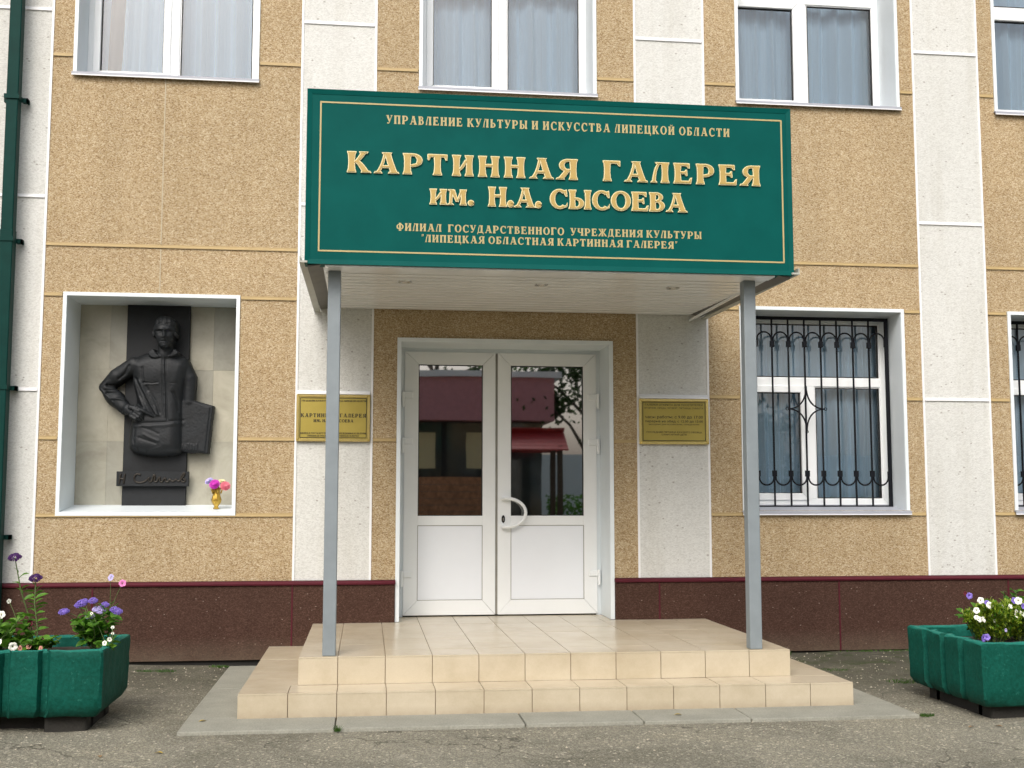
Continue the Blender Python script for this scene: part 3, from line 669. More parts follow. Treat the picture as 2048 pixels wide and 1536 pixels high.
for sx, xa, xb, xc in ((-1, SXa, -.395, -.445), (1, SXb, 2.822, 2.874)):
    # side fascia: soffit edge profile, inner face, drip flange
    g = MB()
    g.prism([(xa, 2.832), (xa + sx * .014, 2.832), (xa + sx * .014, 2.85), (xa, 2.85)], -2.12, -.006)
    g.build('edge_profile', M['soffit'], cn)
    g = MB()
    for y0_, y1_ in ((-2.135, -.004),):
        # sloping strip from soffit down to the drip edge
        P_ = [(xa + sx * .014, .010), (xb, -.012), (xb, .0), (xa + sx * .014, .022)]
        vs = []; 
        for yy in (y0_, y1_): vs += [(px, yy, zs(max(yy, -2.1)) + pz) for px, pz in P_]
        g.add(vs, [(0, 1, 2, 3), (7, 6, 5, 4), (0, 4, 5, 1), (1, 5, 6, 2), (2, 6, 7, 3), (3, 7, 4, 0)])
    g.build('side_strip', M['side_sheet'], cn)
    g = MB(); w0 = min(xb, xc); w1 = max(xb, xc)
    vs = []
    for yy in (-2.175, -.004):
        z_ = 2.832 + (yy + 2.175) * .010
        vs += [(w0, yy, z_), (w1, yy, z_), (w1, yy, z_ + .012), (w0, yy, z_ + .012)]
    g.add(vs, [(0, 1, 2, 3), (7, 6, 5, 4), (0, 4, 5, 1), (1, 5, 6, 2), (2, 6, 7, 3), (3, 7, 4, 0)])
    wx = xc; vs = []
    for yy in (-2.175, -.004):
        z_ = 2.844 + (yy + 2.175) * .010
        a_, b_ = (wx, wx + .008) if sx < 0 else (wx - .008, wx)
        vs += [(a_, yy, z_), (b_, yy, z_), (b_, yy, z_ + .03), (a_, yy, z_ + .03)]
    g.add(vs, [(0, 1, 2, 3), (7, 6, 5, 4), (0, 4, 5, 1), (1, 5, 6, 2), (2, 6, 7, 3), (3, 7, 4, 0)])
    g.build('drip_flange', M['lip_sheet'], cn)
for x in (.248, 1.21, 2.165):
    y_ = -1.55; z_ = zs(y_)
    o = MB().lathe([(.030, .004), (.046, .004), (.050, -.001), (.046, -.005), (.032, -.006), (.030, .004)], (x, y_, z_ - .001), 24).build('downlight', M['chrome'], cn, smooth=True)
    MB().lathe([(.001, .003), (.031, .0025), (.031, .004), (.001, .005)], (x, y_, z_ - .002), 16).build('downlight_glass', M['gasket'], cn)
at_base(cn)

# ------------------------------------------------------------------ lettering: hand-drawn flared serif capitals, unit cap height
def stem(x0, x1, y0=0., y1=1., s=.055):
    m0, m1 = x0 + .012, x1 - .012; h = y1 - y0
    L = [(x0 - s, y0), (x1 + s, y0), (x1 + s * .85, y0 + .045), (x1 + .008, y0 + .12 * h + .02), (m1, y0 + .4 * h), (m1, y0 + .6 * h), (x1 + .008, y1 - .12 * h - .02), (x1 + s * .85, y1 - .045), (x1 + s, y1),
         (x0 - s, y1), (x0 - s * .85, y1 - .045), (x0 - .008, y1 - .12 * h - .02), (m0, y0 + .6 * h), (m0, y0 + .4 * h), (x0 - .008, y0 + .12 * h + .02), (x0 - s * .85, y0 + .045)]
    return L
def swoosh(p0, c, p1, w0, w1, wm=None, n=8):
    wm = (w0 + w1) / 2 if wm is None else wm; L = []; Rr = []
    for i in range(n + 1):
        t = i / n; x = (1 - t) ** 2 * p0[0] + 2 * t * (1 - t) * c[0] + t * t * p1[0]; y = (1 - t) ** 2 * p0[1] + 2 * t * (1 - t) * c[1] + t * t * p1[1]
        w = (1 - t) ** 2 * w0 + 2 * t * (1 - t) * wm + t * t * w1; L.append((x - w / 2, y)); Rr.append((x + w / 2, y))
    return L + Rr[::-1]
def foot(xc, w, y=0., h=.045): return [(xc - w / 2, y), (xc + w / 2, y), (xc + w / 2 - .03, y + h), (xc - w / 2 + .03, y + h)]
def topbar(xc, w, y=1., h=.045): return [(xc - w / 2, y), (xc + w / 2, y), (xc + w / 2 - .03, y - h), (xc - w / 2 + .03, y - h)]
def arc(cx, cy, rx, ry, wx, wy, a0, a1, n=14):
    """elliptic band, thickness wx at the sides and wy at top and bottom"""
    o = []; i_ = []
    for k in range(n + 1):
        a = R(a0 + (a1 - a0) * k / n); ca, sa = math.cos(a), math.sin(a)
        o.append((cx + rx * ca, cy + ry * sa)); i_.append((cx + (rx - wx) * ca, cy + (ry - wy) * sa))
    return o + i_[::-1]
def rect(x0, x1, y0, y1): return [(x0, y0), (x1, y0), (x1, y1), (x0, y1)]
W = .27
def bowl(x, cy, rx, ry, wx=.25, wy=.085, mirror=False):
    a = arc(x, cy, rx, ry, wx, wy, -90, 90)
    r = [a]
    return r
def mir(ps, w): return [[(w - x, y) for x, y in p] for p in ps]
def dropser(x, y, d, h=.2): return [(x, y), (x, y - h), (x - d * .045, y - h + .01), (x - d * .16, y - .075), (x - d * .30, y - .07), (x - d * .30, y)]
def upser(x, y, d, h=.24): return [(x + d * .04, y + h), (x, y), (x - d * .30, y), (x - d * .25, y + .08), (x - d * .10, y + .10), (x - d * .01, y + h - .01)]
G = {}
G['К'] = ([stem(.06, .36), swoosh((.36, .46), (.50, .52), (.80, .97), .13, .22), topbar(.80, .40), swoosh((.45, .56), (.66, .42), (.90, .02), .22, .30), foot(.92, .46)], 1.10)
A_ = [swoosh((.50, .98), (.40, .35), (.15, .02), .09, .15, .09), swoosh((.64, .98), (.76, .5), (.96, .02), .26, .30, .27), topbar(.60, .44), foot(.17, .36), foot(.94, .50), rect(.28, .78, .27, .36)]
G['А'] = (A_, 1.16)
P_ = [stem(.06, .36), [(.34, 1.0), (.50, 1.0), (.50, .915), (.34, .915)], arc(.48, .68, .46, .32, .24, .085, -38, 90), [(.50, .37), (.35, .37), (.35, .44), (.50, .47), (.72, .52), (.85, .49), (.70, .41)]]
G['Р'] = (P_, .98)
G['Т'] = ([stem(.33, .63), rect(.06, .90, .90, 1.0), [(0, .99), (.10, 1.0), (.22, .92), (.12, .88), (.05, .74), (.015, .745)], [(.96, .99), (.86, 1.0), (.74, .92), (.84, .88), (.91, .74), (.945, .745)]], .98)
G['И'] = ([stem(.06, .35), stem(.70, .99), swoosh((.36, .28), (.50, .42), (.70, .76), .09, .13, .14)], 1.06)
G['Й'] = (G['И'][0] + [arc(.525, 1.23, .20, .17, .06, .06, 190, 350, 10)], 1.06)
G['Н'] = ([stem(.06, .35), stem(.70, .99), rect(.33, .72, .50, .60)], 1.06)
G['П'] = ([stem(.06, .35), stem(.70, .99), rect(.30, .75, .90, .999)], 1.06)
G['Ц'] = ([stem(.06, .35), stem(.70, .99), rect(.30, .80, .0, .10), [(.92, .09), (1.14, .09), (1.12, -.05), (1.05, -.25), (1.02, -.25), (1.00, .0), (.92, .0)]], 1.12)
G['Я'] = (mir([stem(.06, .36), [(.34, 1.0), (.50, 1.0), (.50, .915), (.34, .915)], arc(.48, .70, .44, .30, .23, .085, -90, 90), rect(.34, .50, .40, .49), swoosh((.50, .47), (.62, .30), (.86, .02), .24, .26), foot(.88, .40)], 1.02), 1.02)
G['Г'] = ([stem(.06, .36), rect(.33, .84, .895, .999), dropser(.88, .985, 1, .22)], .90)
G['Л'] = ([stem(.58, .88), swoosh((.42, .98), (.18, .70), (.13, .02), .10, .14, .10), rect(.30, .62, .93, .999), foot(.13, .30), topbar(.36, .24)], .96)
G['Д'] = ([stem(.58, .86, 0.05), swoosh((.42, .98), (.20, .70), (.17, .04), .10, .13, .10), rect(.30, .62, .93, .999), rect(.05, 1.0, .0, .085), [(.05, .08), (.0, -.2), (.04, -.2), (.16, .0)], [(1.0, .08), (1.05, -.2), (1.01, -.2), (.89, .0)]], 1.06)
G['Е'] = ([stem(.06, .36), rect(.33, .80, .905, .999), dropser(.83, .985, 1, .20), rect(.33, .62, .49, .58), [(.60, .49), (.66, .40), (.70, .40), (.68, .67), (.64, .67), (.58, .58)], rect(.33, .80, .001, .10), upser(.90, .004, 1, .26)], .96)
G['С'] = ([arc(.55, .5, .53, .52, .25, .10, 52, 308, 24), [(.82, .95), (.94, .99), (.97, .66), (.93, .66), (.80, .84)], [(.80, .10), (.90, .12), (.99, .33), (.96, .10), (.84, .05)]], 1.02)
G['О'] = ([arc(.56, .5, .55, .52, .25, .09, 90, 270, 16), arc(.56, .5, .55, .52, .25, .09, -90, 90, 16)], 1.12)
low = [arc(.42, .29, .42, .29, .24, .085, -90, 90), rect(.30, .43, .001, .085), rect(.30, .43, .495, .58)]
G['Ь'] = ([stem(.06, .34)] + low, .88)
G['Ы'] = ([stem(.06, .34)] + low + [stem(.94, 1.20)], 1.26)
G['Б'] = ([stem(.06, .34), rect(.30, .72, .905, .999), dropser(.80, .985, 1, .20)] + low, .90)
G['В'] = ([stem(.06, .34), rect(.30, .42, .92, .999), rect(.30, .43, .50, .575), arc(.40, .765, .36, .235, .20, .07, -90, 90), rect(.30, .43, .001, .08)] + [arc(.42, .29, .44, .29, .24, .08, -90, 90)], .92)
G['М'] = ([swoosh((.20, .98), (.17, .5), (.14, .02), .16, .12), foot(.14, .34), topbar(.16, .30), swoosh((.26, .98), (.40, .6), (.56, .22), .26, .12), swoosh((.84, .98), (.72, .6), (.56, .22), .10, .08), stem(.80, 1.08)], 1.16)
G['У'] = ([swoosh((.18, .98), (.32, .6), (.50, .34), .30, .26), topbar(.18, .46), swoosh((.84, .98), (.70, .55), (.44, .12), .10, .12), topbar(.84, .32), arc(.30, .16, .20, .17, .12, .12, 200, 350, 10)], .98)
G['Ф'] = ([stem(.46, .74, -.02, 1.02), arc(.50, .52, .48, .36, .22, .08, 90, 270, 14), arc(.70, .52, .48, .36, .22, .08, -90, 90, 14)], 1.20)
G['Ч'] = ([stem(.64, .94), stem(.06, .30, .55, 1.0), arc(.42, .60, .36, .22, .20, .09, 180, 290, 10), rect(.48, .66, .38, .47)], 1.0)
G['Ж'] = ([stem(.56, .82), swoosh((.60, .48), (.42, .55), (.20, .97), .12, .22), topbar(.20, .34), swoosh((.60, .54), (.40, .42), (.12, .02), .16, .24), foot(.12, .36), swoosh((.78, .48), (.96, .55), (1.18, .97), .12, .22), topbar(1.18, .34), swoosh((.78, .54), (.98, .42), (1.26, .02), .16, .24), foot(1.26, .36)], 1.42)
G['Ш'] = ([stem(.06, .30), stem(.55, .79), stem(1.04, 1.28), rect(.28, 1.06, 0, .09)], 1.34)
G['.'] = ([arc(.17, .145, .17, .17, .168, .168, 0, 360, 18)], .36)
G['"'] = ([[(.10, 1.05), (.20, 1.05), (.10, .78), (.06, .78)], [(.28, 1.05), (.38, 1.05), (.28, .78), (.24, .78)]], .42)
G[' '] = ([], .45)
def offset(poly, e):
    n = len(poly); a = sum(poly[i][0] * poly[(i + 1) % n][1] - poly[(i + 1) % n][0] * poly[i][1] for i in range(n))
    if a < 0: poly = poly[::-1]
    out = []
    for i in range(n):
        p0, p, p1 = poly[i - 1], poly[i], poly[(i + 1) % n]
        d0 = Vector((p[0] - p0[0], p[1] - p0[1])); d1 = Vector((p1[0] - p[0], p1[1] - p[1]))
        if d0.length < 1e-7 or d1.length < 1e-7: d0 = d1 = (d0 if d0.length > d1.length else d1)
        d0 = d0.normalized(); d1 = d1.normalized()
        n0 = Vector((d0.y, -d0.x)); n1 = Vector((d1.y, -d1.x)); b = n0 + n1
        if b.length < .35: b = n0
        b = b.normalized(); k = 1 / max(.55, b.dot(n0)); out.append((p[0] + b.x * e * k, p[1] + b.y * e * k))
    return out
def text_width(s, sp, spw=None): return sum((spw if (c == ' ' and spw) else G[c][1]) + (sp if c != ' ' else 0) for c in s) - sp
def glyph_mesh(c, x, z, h, w, y0, y1, e=0.0):
    g = MB()
    for k, p in enumerate(G[c][0]):
        q = [(x + px * w, z + pz * h) for px, pz in p]
        if e: q = offset(q, e)
        g.prism(q, y0 - .00025 * k, y1)
    return g

# ------------------------------------------------------------------ big sign
CY = -2.155; CX0, CX1, CZ0, CZ1 = -.413, 2.841, 2.828, 3.981
sg = empty('gallery_sign', (1.21, CY, CZ0), 'large green gallery sign with raised ochre Cyrillic letters above the canopy', 'sign')
MB().box(CX0 + .012, CX1 - .012, CY + .006, CY + .10, CZ0 + .012, CZ1 - .012).build('board', M['sign_green'], sg)
g = MB(); w = .032
for poly in ([(CX0, CZ0), (CX0, CZ1), (CX0 + w, CZ1 - w), (CX0 + w, CZ0 + w)], [(CX1, CZ0), (CX1, CZ1), (CX1 - w, CZ1 - w), (CX1 - w, CZ0 + w)],
             [(CX0, CZ0), (CX1, CZ0), (CX1 - w, CZ0 + w), (CX0 + w, CZ0 + w)], [(CX0, CZ1), (CX1, CZ1), (CX1 - w, CZ1 - w), (CX0 + w, CZ1 - w)]):
    n = 4; vs = [(poly[0][0], CY - .004, poly[0][1]), (poly[1][0], CY - .004, poly[1][1]), (poly[2][0], CY + .0035, poly[2][1]), (poly[3][0], CY + .0035, poly[3][1])]
    vs += [(p[0], CY + .11 if i < 2 else CY + .008, p[1]) for i, p in enumerate(poly)]
    g.add(vs, [(0, 1, 2, 3), (7, 6, 5, 4), (0, 4, 5, 1), (1, 5, 6, 2), (2, 6, 7, 3), (3, 7, 4, 0)])
g.build('rim', M['sign_green'], sg)
g = MB(); bars4(g, -.330, 2.780, 2.911, 3.902, .010, CY + .0035, CY + .0065); g.build('border_line', M['gold_print'], sg)
g = MB()      # back framing that carries the board on the canopy roof
for x in (-.3, .75, 1.75, 2.75): g.box(x - .02, x + .02, CY + .11, CY + .15, 2.86, 3.93)
g.build('back_frame', M['sheet_grey'], sg)
YF = CY + .006
def big_line(s, x0, x1, z, h, spw, sp, scale=None):
    tw = text_width(s, sp, spw); w = (x1 - x0) / tw; x = x0
    for c in s:
        hh = h
        if scale and c in scale: hh = h
        if G[c][0]:
            ob = glyph_mesh(c, x, z, hh, w, YF - .011, YF + .001, .0035).build('letter', M['letter_edge'], sg)
            glyph_mesh(c, x, z, hh, w, YF - .0145, YF - .009, -.0018).build('face', M['letter_face'], ob)
        x += ((spw if c == ' ' else G[c][1]) + (sp if c != ' ' else 0)) * w
big_line('КАРТИННАЯ', -.150, 1.362, 3.437, .134, .5, .25)
big_line('ГАЛЕРЕЯ', 1.537, 2.616, 3.437, .134, .5, .25)
big_line('ИМ.', .386, .674, 3.242, .098, .5, .10)
big_line('Н.А.', .769, 1.122, 3.240, .126, .5, .05)
big_line('СЫСОЕВА', 1.177, 2.102, 3.240, .124, .5, .07)
def small_line(s, x0, x1, z, h, parent, mat, y, spw=.8, sp=.32, name='lettering', th=.0015, single=False):
    tw = text_width(s, sp, spw); w = (x1 - x0) / tw; x = x0; g = MB()
    for c in s:
        if G[c][0]:
            t = glyph_mesh(c, x, z, h, w, y - th, y + .0005, h * .012)
            if single: t.build('letter', mat, parent)
            else: g.add(t.v, t.f)
        x += ((spw if c == ' ' else G[c][1]) + (sp if c != ' ' else 0)) * w
    return None if single else g.build(name, mat, parent, kind='stuff')
small_line('УПРАВЛЕНИЕ КУЛЬТУРЫ И ИСКУССТВА ЛИПЕЦКОЙ ОБЛАСТИ', .099, 2.411, 3.770, .056, sg, M['gold_print'], YF, .55, .30, single=True)
small_line('ФИЛИАЛ  ГОСУДАРСТВЕННОГО  УЧРЕЖДЕНИЯ КУЛЬТУРЫ', .171, 2.205, 3.061, .049, sg, M['gold_print'], YF, .45, .24, single=True)
small_line('"ЛИПЕЦКАЯ ОБЛАСТНАЯ КАРТИННАЯ ГАЛЕРЕЯ"', .333, 2.039, 2.990, .048, sg, M['gold_print'], YF, .45, .24, single=True)
at_base(sg)

# ------------------------------------------------------------------ brass plaques
def font_line(s, xc, z, h, width, parent, mat, y):
    cu = bpy.data.curves.new('tmp', 'FONT'); cu.body = s; cu.align_x = 'CENTER'; cu.size = 1; cu.offset = .012; cu.resolution_u = 2
    ob = bpy.data.objects.new('tmp', cu); COL.objects.link(ob)
    me = bpy.data.meshes.new_from_object(ob.evaluated_get(bpy.context.evaluated_depsgraph_get())); COL.objects.unlink(ob); bpy.data.objects.remove(ob)
    xs_ = [v.co.x for v in me.vertices]; k = width / max(1e-6, max(xs_) - min(xs_)); mid = (max(xs_) + min(xs_)) / 2
    for v in me.vertices: v.co = Vector((xc + (v.co.x - mid) * k, y, z + v.co.y * h / .72))
    me.materials.clear(); me.materials.append(mat)
    o = bpy.data.objects.new('lettering', me); COL.objects.link(o); o.parent = parent; o['kind'] = 'stuff'
    return o
def plaque(x0, x1, z0, z1, label):
    p = empty('brass_plaque', ((x0 + x1) / 2, -.03, z0), label, 'plaque', 'brass plaques on the white strips')
    g = MB(); w = .022; y0 = -.036
    bars4(g, x0, x1, z0, z1, w, y0, -.009); bevel(g.build('frame', M['brass_edge'], p), .004)
    MB().box(x0 + .010, x1 - .010, -.029, -.010, z0 + .010, z1 - .010).build('plate', M['brass'], p)
    g = MB(); bars4(g, x0 + .028, x1 - .028, z0 + .028, z1 - .028, .0055, -.0305, -.0290); g.build('border_line', M['black_print'], p)
    MB().prism_x([(-.009, z1 + .001), (-.040, z1 + .001), (-.038, z1 + .012), (-.009, z1 + .030)], x0 + .005, x1 - .005).build('top_strip', M['white_trim'], p)
    return p
pL = plaque(-.574, .021, 1.788, 2.172, 'brass gallery name plaque left of the door, half hidden by the left canopy post')
yl = -.0292; K = M['black_print']
small_line('УПРАВЛЕНИЕ КУЛЬТУРЫ И ИСКУССТВА ЛИПЕЦКОЙ ОБЛАСТИ', -.535, -.012, 2.112, .013, pL, K, yl, .5, .25)
small_line('КАРТИННАЯ ГАЛЕРЕЯ', -.538, -.013, 1.985, .030, pL, K, yl, .7, .26)
small_line('ИМ. Н.А. СЫСОЕВА', -.435, -.115, 1.944, .024, pL, K, yl, .5, .16)
small_line('ФИЛИАЛ ГОСУДАРСТВЕННОГО УЧРЕЖДЕНИЯ КУЛЬТУРЫ', -.540, -.012, 1.848, .013, pL, K, yl, .5, .25)
small_line('"ЛИПЕЦКАЯ ОБЛАСТНАЯ КАРТИННАЯ ГАЛЕРЕЯ"', -.490, -.065, 1.828, .012, pL, K, yl, .5, .25)
at_base(pL)
pR = plaque(2.270, 2.870, 1.781, 2.166, 'brass opening hours plaque right of the door')
xc = 2.570
for s_, z_, h_, w_ in (('ГАЛЕРЕЯ ОТКРЫТА ДЛЯ ПОСЕТИТЕЛЕЙ', 2.106, .016, .50), ('ВТОРНИК, СРЕДА, ЧЕТВЕРГ, ПЯТНИЦА, СУББОТА', 2.080, .013, .51), ('часы работы: с 9.00 до 17.00', 2.000, .024, .50),
                       ('перерыв на обед: с 12.00 до 13.00', 1.966, .019, .50), ('ВЫХОДНЫЕ ДНИ: ВОСКРЕСЕНЬЕ, ПОНЕДЕЛЬНИК', 1.943, .010, .44), ('ПОСЛЕДНЯЯ ПЯТНИЦА КАЖДОГО МЕСЯЦА', 1.876, .014, .48), ('САНИТАРНЫЙ ДЕНЬ', 1.856, .013, .22)):
    font_line(s_, xc, z_, h_, w_, pR, K, -.0298)
at_base(pR)

# ------------------------------------------------------------------ bronze relief (a true relief: height field with skirt)
def relief():
    sx = (2.300 - 1.143) / 2 * 0 + (1.138 / 1075.0); sz = (1.665 / 1536.0)
    x_of = lambda c: -2.300 + .036 * 0 + c * sx + (.0)      # crop units -> metres
    z_of = lambda c: 2.895 - c * sz
    step = 4.0
    gx = np.arange(60, 985, step); gy = np.arange(40, 1150, step); X, Y = np.meshgrid(gx, gy)
    H = np.full(X.shape, -60.0)
    def sd(poly):
        px = np.array([p[0] for p in poly], float); py = np.array([p[1] for p in poly], float); n = len(poly)
        d = np.full(X.shape, 1e9); ins = np.zeros(X.shape, bool)
        for i in range(n):
            x1, y1, x2, y2 = px[i], py[i], px[(i + 1) % n], py[(i + 1) % n]
            t = np.clip(((X - x1) * (x2 - x1) + (Y - y1) * (y2 - y1)) / ((x2 - x1) ** 2 + (y2 - y1) ** 2 + 1e-9), 0, 1)
            d = np.minimum(d, np.hypot(X - x1 - t * (x2 - x1), Y - y1 - t * (y2 - y1)))
            c = ((y1 > Y) != (y2 > Y)) & (X < (x2 - x1) * (Y - y1) / (y2 - y1 + 1e-12) + x1); ins ^= c
        return np.where(ins, d, -d)
    def smooth_poly(poly, it=2):
        for _ in range(it):
            q = []
            for i in range(len(poly)):
                a, b = poly[i], poly[(i + 1) % len(poly)]
                q += [(a[0] * .75 + b[0] * .25, a[1] * .75 + b[1] * .25), (a[0] * .25 + b[0] * .75, a[1] * .25 + b[1] * .75)]
            poly = q
        return poly
    def smax(a, b, k=10):
        h = np.clip(.5 + .5 * (a - b) / k, 0, 1); return b * (1 - h) + a * h + k * h * (1 - h)
    def slab(poly, base, top, w, it=2, k=8, p=.5):
        nonlocal H
        d = sd(smooth_poly(poly, it)); t = np.clip(d / w, 0, 1); h = base + (top - base) * (1 - (1 - t) ** 2) ** p
        H = np.where(d > 0, smax(H, h, k), H); return d
    def caps(pts, rs, z, k=10):
        nonlocal H
        for (a, b, ra, rb, za, zb) in [(pts[i], pts[i + 1], rs[i], rs[i + 1], z[i], z[i + 1]) for i in range(len(pts) - 1)]:
            t = np.clip(((X - a[0]) * (b[0] - a[0]) + (Y - a[1]) * (b[1] - a[1])) / ((b[0] - a[0]) ** 2 + (b[1] - a[1]) ** 2 + 1e-9), 0, 1)
            d = np.hypot(X - a[0] - t * (b[0] - a[0]), Y - a[1] - t * (b[1] - a[1])); r = ra + (rb - ra) * t
            h = za + (zb - za) * t - r + np.sqrt(np.maximum(r * r - d * d, 0)) ; H = np.where(d < r, smax(H, h, k), H)
    def crease(pts, w, amp):
        nonlocal H
        d = np.full(X.shape, 1e9)
        for i in range(len(pts) - 1):
            a, b = pts[i], pts[i + 1]
            t = np.clip(((X - a[0]) * (b[0] - a[0]) + (Y - a[1]) * (b[1] - a[1])) / ((b[0] - a[0]) ** 2 + (b[1] - a[1]) ** 2 + 1e-9), 0, 1)
            d = np.minimum(d, np.hypot(X - a[0] - t * (b[0] - a[0]), Y - a[1] - t * (b[1] - a[1])))
        H = np.where(H > -50, H + amp * np.exp(-(d / w) ** 2), H)
    def blob(cx, cy, rx, ry, amp, rot=0):
        nonlocal H
        c, s = math.cos(R(rot)), math.sin(R(rot)); u = ((X - cx) * c + (Y - cy) * s) / rx; v = (-(X - cx) * s + (Y - cy) * c) / ry
        H = np.where(H > -50, H + amp * np.exp(-(u * u + v * v)), H)
    # sketch board under the arm
    slab([(715, 688), (800, 690), (966, 735), (960, 800), (932, 1105), (905, 1108), (850, 1100), (800, 1108), (715, 1088)], -30, 62, 10, 0, p=.3)
    d = sd([(720, 700), (800, 704), (936, 748), (905, 1092), (850, 1086), (720, 1075)]); H = np.where(d > 0, H + 8, H)
    for q in range(6): crease([(735 + q * 22, 1040 + 8 * math.sin(q * 2)), (745 + q * 20, 1082)], 5, 9)
    # right arm (viewer's right)
    caps([(712, 420), (772, 520), (770, 700)], [62, 52, 46], [118, 95, 78], 14)
    # torso and lower shirt
    slab([(470, 322), (395, 345), (318, 385), (300, 430), (335, 520), (345, 600), (375, 720), (350, 800), (330, 880), (318, 985), (320, 1075), (380, 1112), (480, 1132), (600, 1130), (700, 1120),
          (736, 1085), (735, 900), (728, 700), (748, 560), (790, 440), (765, 378), (700, 345), (655, 322), (560, 300)], 10, 150, 95, 2)
    blob(560, 480, 150, 110, 26); blob(560, 1000, 190, 110, 10)
    # neck, collar
    caps([(590, 350), (590, 250)], [62, 58], [175, 168], 10)
    slab([(508, 300), (530, 345), (580, 375), (500, 392), (455, 345)], 140, 176, 9, 1)
    slab([(655, 300), (640, 345), (600, 378), (665, 372), (712, 338)], 140, 174, 9, 1)
    # placket, pockets, belt of the shirt
    crease([(598, 385), (606, 560), (618, 800), (625, 850)], 6, -10); crease([(575, 392), (582, 560), (592, 820)], 5, -5); crease([(590, 392), (598, 560), (606, 820)], 9, 5)
    for bz in (430, 500, 570, 650, 730): blob(591 + (bz - 400) * .03, bz, 6, 6, 6)
    crease([(425, 455), (430, 520), (440, 570)], 6, -8); crease([(435, 568), (500, 576), (545, 570)], 5, -12); crease([(470, 578), (540, 576)], 8, 8); crease([(640, 570), (700, 575)], 5, -4)
    crease([(340, 878), (480, 878), (600, 872), (730, 852)], 9, -8); crease([(345, 900), (480, 900), (600, 892), (730, 875)], 16, 6)
    # drapery folds radiating from the waist
    for a, b, c, wd, am in (((350, 545), (400, 680), (470, 800), 11, 15), ((376, 540), (440, 660), (520, 815), 9, -14), ((400, 560), (465, 690), (540, 812), 12, 13), ((340, 600), (375, 700), (420, 760), 9, -16),
                            ((455, 600), (520, 700), (560, 800), 10, -9), ((480, 640), (530, 740), (555, 815), 10, 9), 
                            ((450, 965), (500, 990), (560, 1015), 10, 7), ((415, 990), (470, 1008), (540, 1030), 9, -6), ((440, 910), (500, 930), (560, 960), 9, -5),
                            ((480, 1090), (540, 1075), (580, 1060), 9, 6), ((380, 920), (370, 1000), (390, 1080), 9, -10), ((660, 640), (690, 700), (700, 780), 8, -12)):
        crease([a, b, c], wd, am)
    # left arm akimbo
    caps([(348, 432), (215, 520), (128, 602)], [66, 62, 46], [140, 118, 92], 16)
    caps([(128, 602), (215, 685), (292, 770)], [46, 58, 46], [92, 108, 122], 12)
    slab([(318, 372), (260, 402), (170, 490), (82, 595), (92, 628), (150, 610), (240, 560), (330, 520)], -20, 96, 40, 2, 14)
    slab([(84, 600), (120, 690), (165, 742), (250, 790), (300, 800), (325, 745), (270, 700), (200, 640), (140, 600)], -20, 92, 34, 2, 12)
    for a, b, c, wd, am in (((150, 590), (230, 588), (300, 570), 7, -20), ((140, 612), (220, 612), (290, 600), 8, 14), ((150, 650), (215, 648), (270, 640), 8, -14), ((170, 690), (240, 690), (290, 700), 8, 12), ((320, 440), (290, 500), (240, 540), 10, -14),
                            ((100, 620), (150, 670), (200, 720), 8, 10)): crease([a, b, c], wd, am)
    crease([(262, 800), (290, 750), (328, 722)], 7, -14); crease([(280, 806), (305, 762), (340, 735)], 8, 14)
    # hand on the hip: palm, thumb, four bent fingers
    caps([(318, 770), (370, 805)], [42, 40], [148, 165], 8)
    for f in ([(372, 775), (415, 790), (440, 815)], [(385, 792), (425, 818), (438, 842)], [(372, 812), (410, 838), (420, 856)], [(352, 828), (388, 850), (396, 862)]):
        caps(f, [15, 13.5, 10], [192, 196, 176], 4)
    caps([(345, 760), (400, 765), (450, 790), (520, 826)], [17, 15, 13, 8], [182, 190, 186, 165], 5)
    # head: skull, jaw, face
    caps([(592, 170), (594, 225)], [88, 66], [268, 268], 14); caps([(594, 225), (596, 268)], [66, 46], [266, 262], 10)
    caps([(580, 124), (620, 127)], [62, 60], [255, 255], 10)        # hair mass
    blob(590, 150, 60, 24, 6)
    blob(560, 188, 20, 11, -17); blob(630, 188, 19, 11, -17); blob(558, 190, 10, 5, 7); blob(631, 190, 9, 5, 7)
    crease([(532, 172), (556, 166), (582, 174)], 7, 12); crease([(608, 174), (632, 166), (655, 173)], 7, 12)
    crease([(598, 172), (602, 200), (605, 226)], 8.5, 26); blob(604, 229, 15, 9, 14); blob(592, 233, 6, 5, 5); blob(617, 233, 6, 5, 5)
    crease([(582, 240), (570, 262)], 7, -6); crease([(625, 240), (636, 262)], 7, -6)
    crease([(578, 262), (600, 259), (624, 262)], 4.5, -10); crease([(582, 253), (600, 251), (620, 253)], 5, 7); crease([(584, 271), (600, 273), (618, 271)], 6, 8); blob(600, 292, 18, 12, 10); blob(600, 281, 22, 4, -5)
    blob(548, 220, 18, 16, 7); blob(650, 220, 16, 16, 7)
    for q in range(9): crease([(520 + q * 17, 78 + abs(q - 4) * 6), (512 + q * 19, 120 + abs(q - 4) * 4)], 5, 5 if q % 2 else -4)
    crease([(530, 140), (560, 126), (600, 132), (640, 126), (664, 142)], 6, -8)
    caps([(508, 190), (512, 216)], [11, 9], [215, 212], 4); caps([(676, 190), (673, 214)], [10, 8], [213, 210], 4)
    # chin shadow undercut and tool marks
    rs = np.random.RandomState(4); N = rs.randn(*X.shape)
    for _ in range(3): N = (N + np.roll(N, 1, 0) + np.roll(N, -1, 0) + np.roll(N, 1, 1) + np.roll(N, -1, 1)) / 5
    M_ = H > -50; Hs = H.copy()
    for _ in range(1):
        A = np.where(M_, Hs, 0); Wt = M_.astype(float); s_ = A.copy(); w_ = Wt.copy()
        for ax, sh in ((0, 1), (0, -1), (1, 1), (1, -1)): s_ += np.roll(A, sh, ax); w_ += np.roll(Wt, sh, ax)
        Hs = np.where(M_, s_ / np.maximum(w_, 1), Hs)
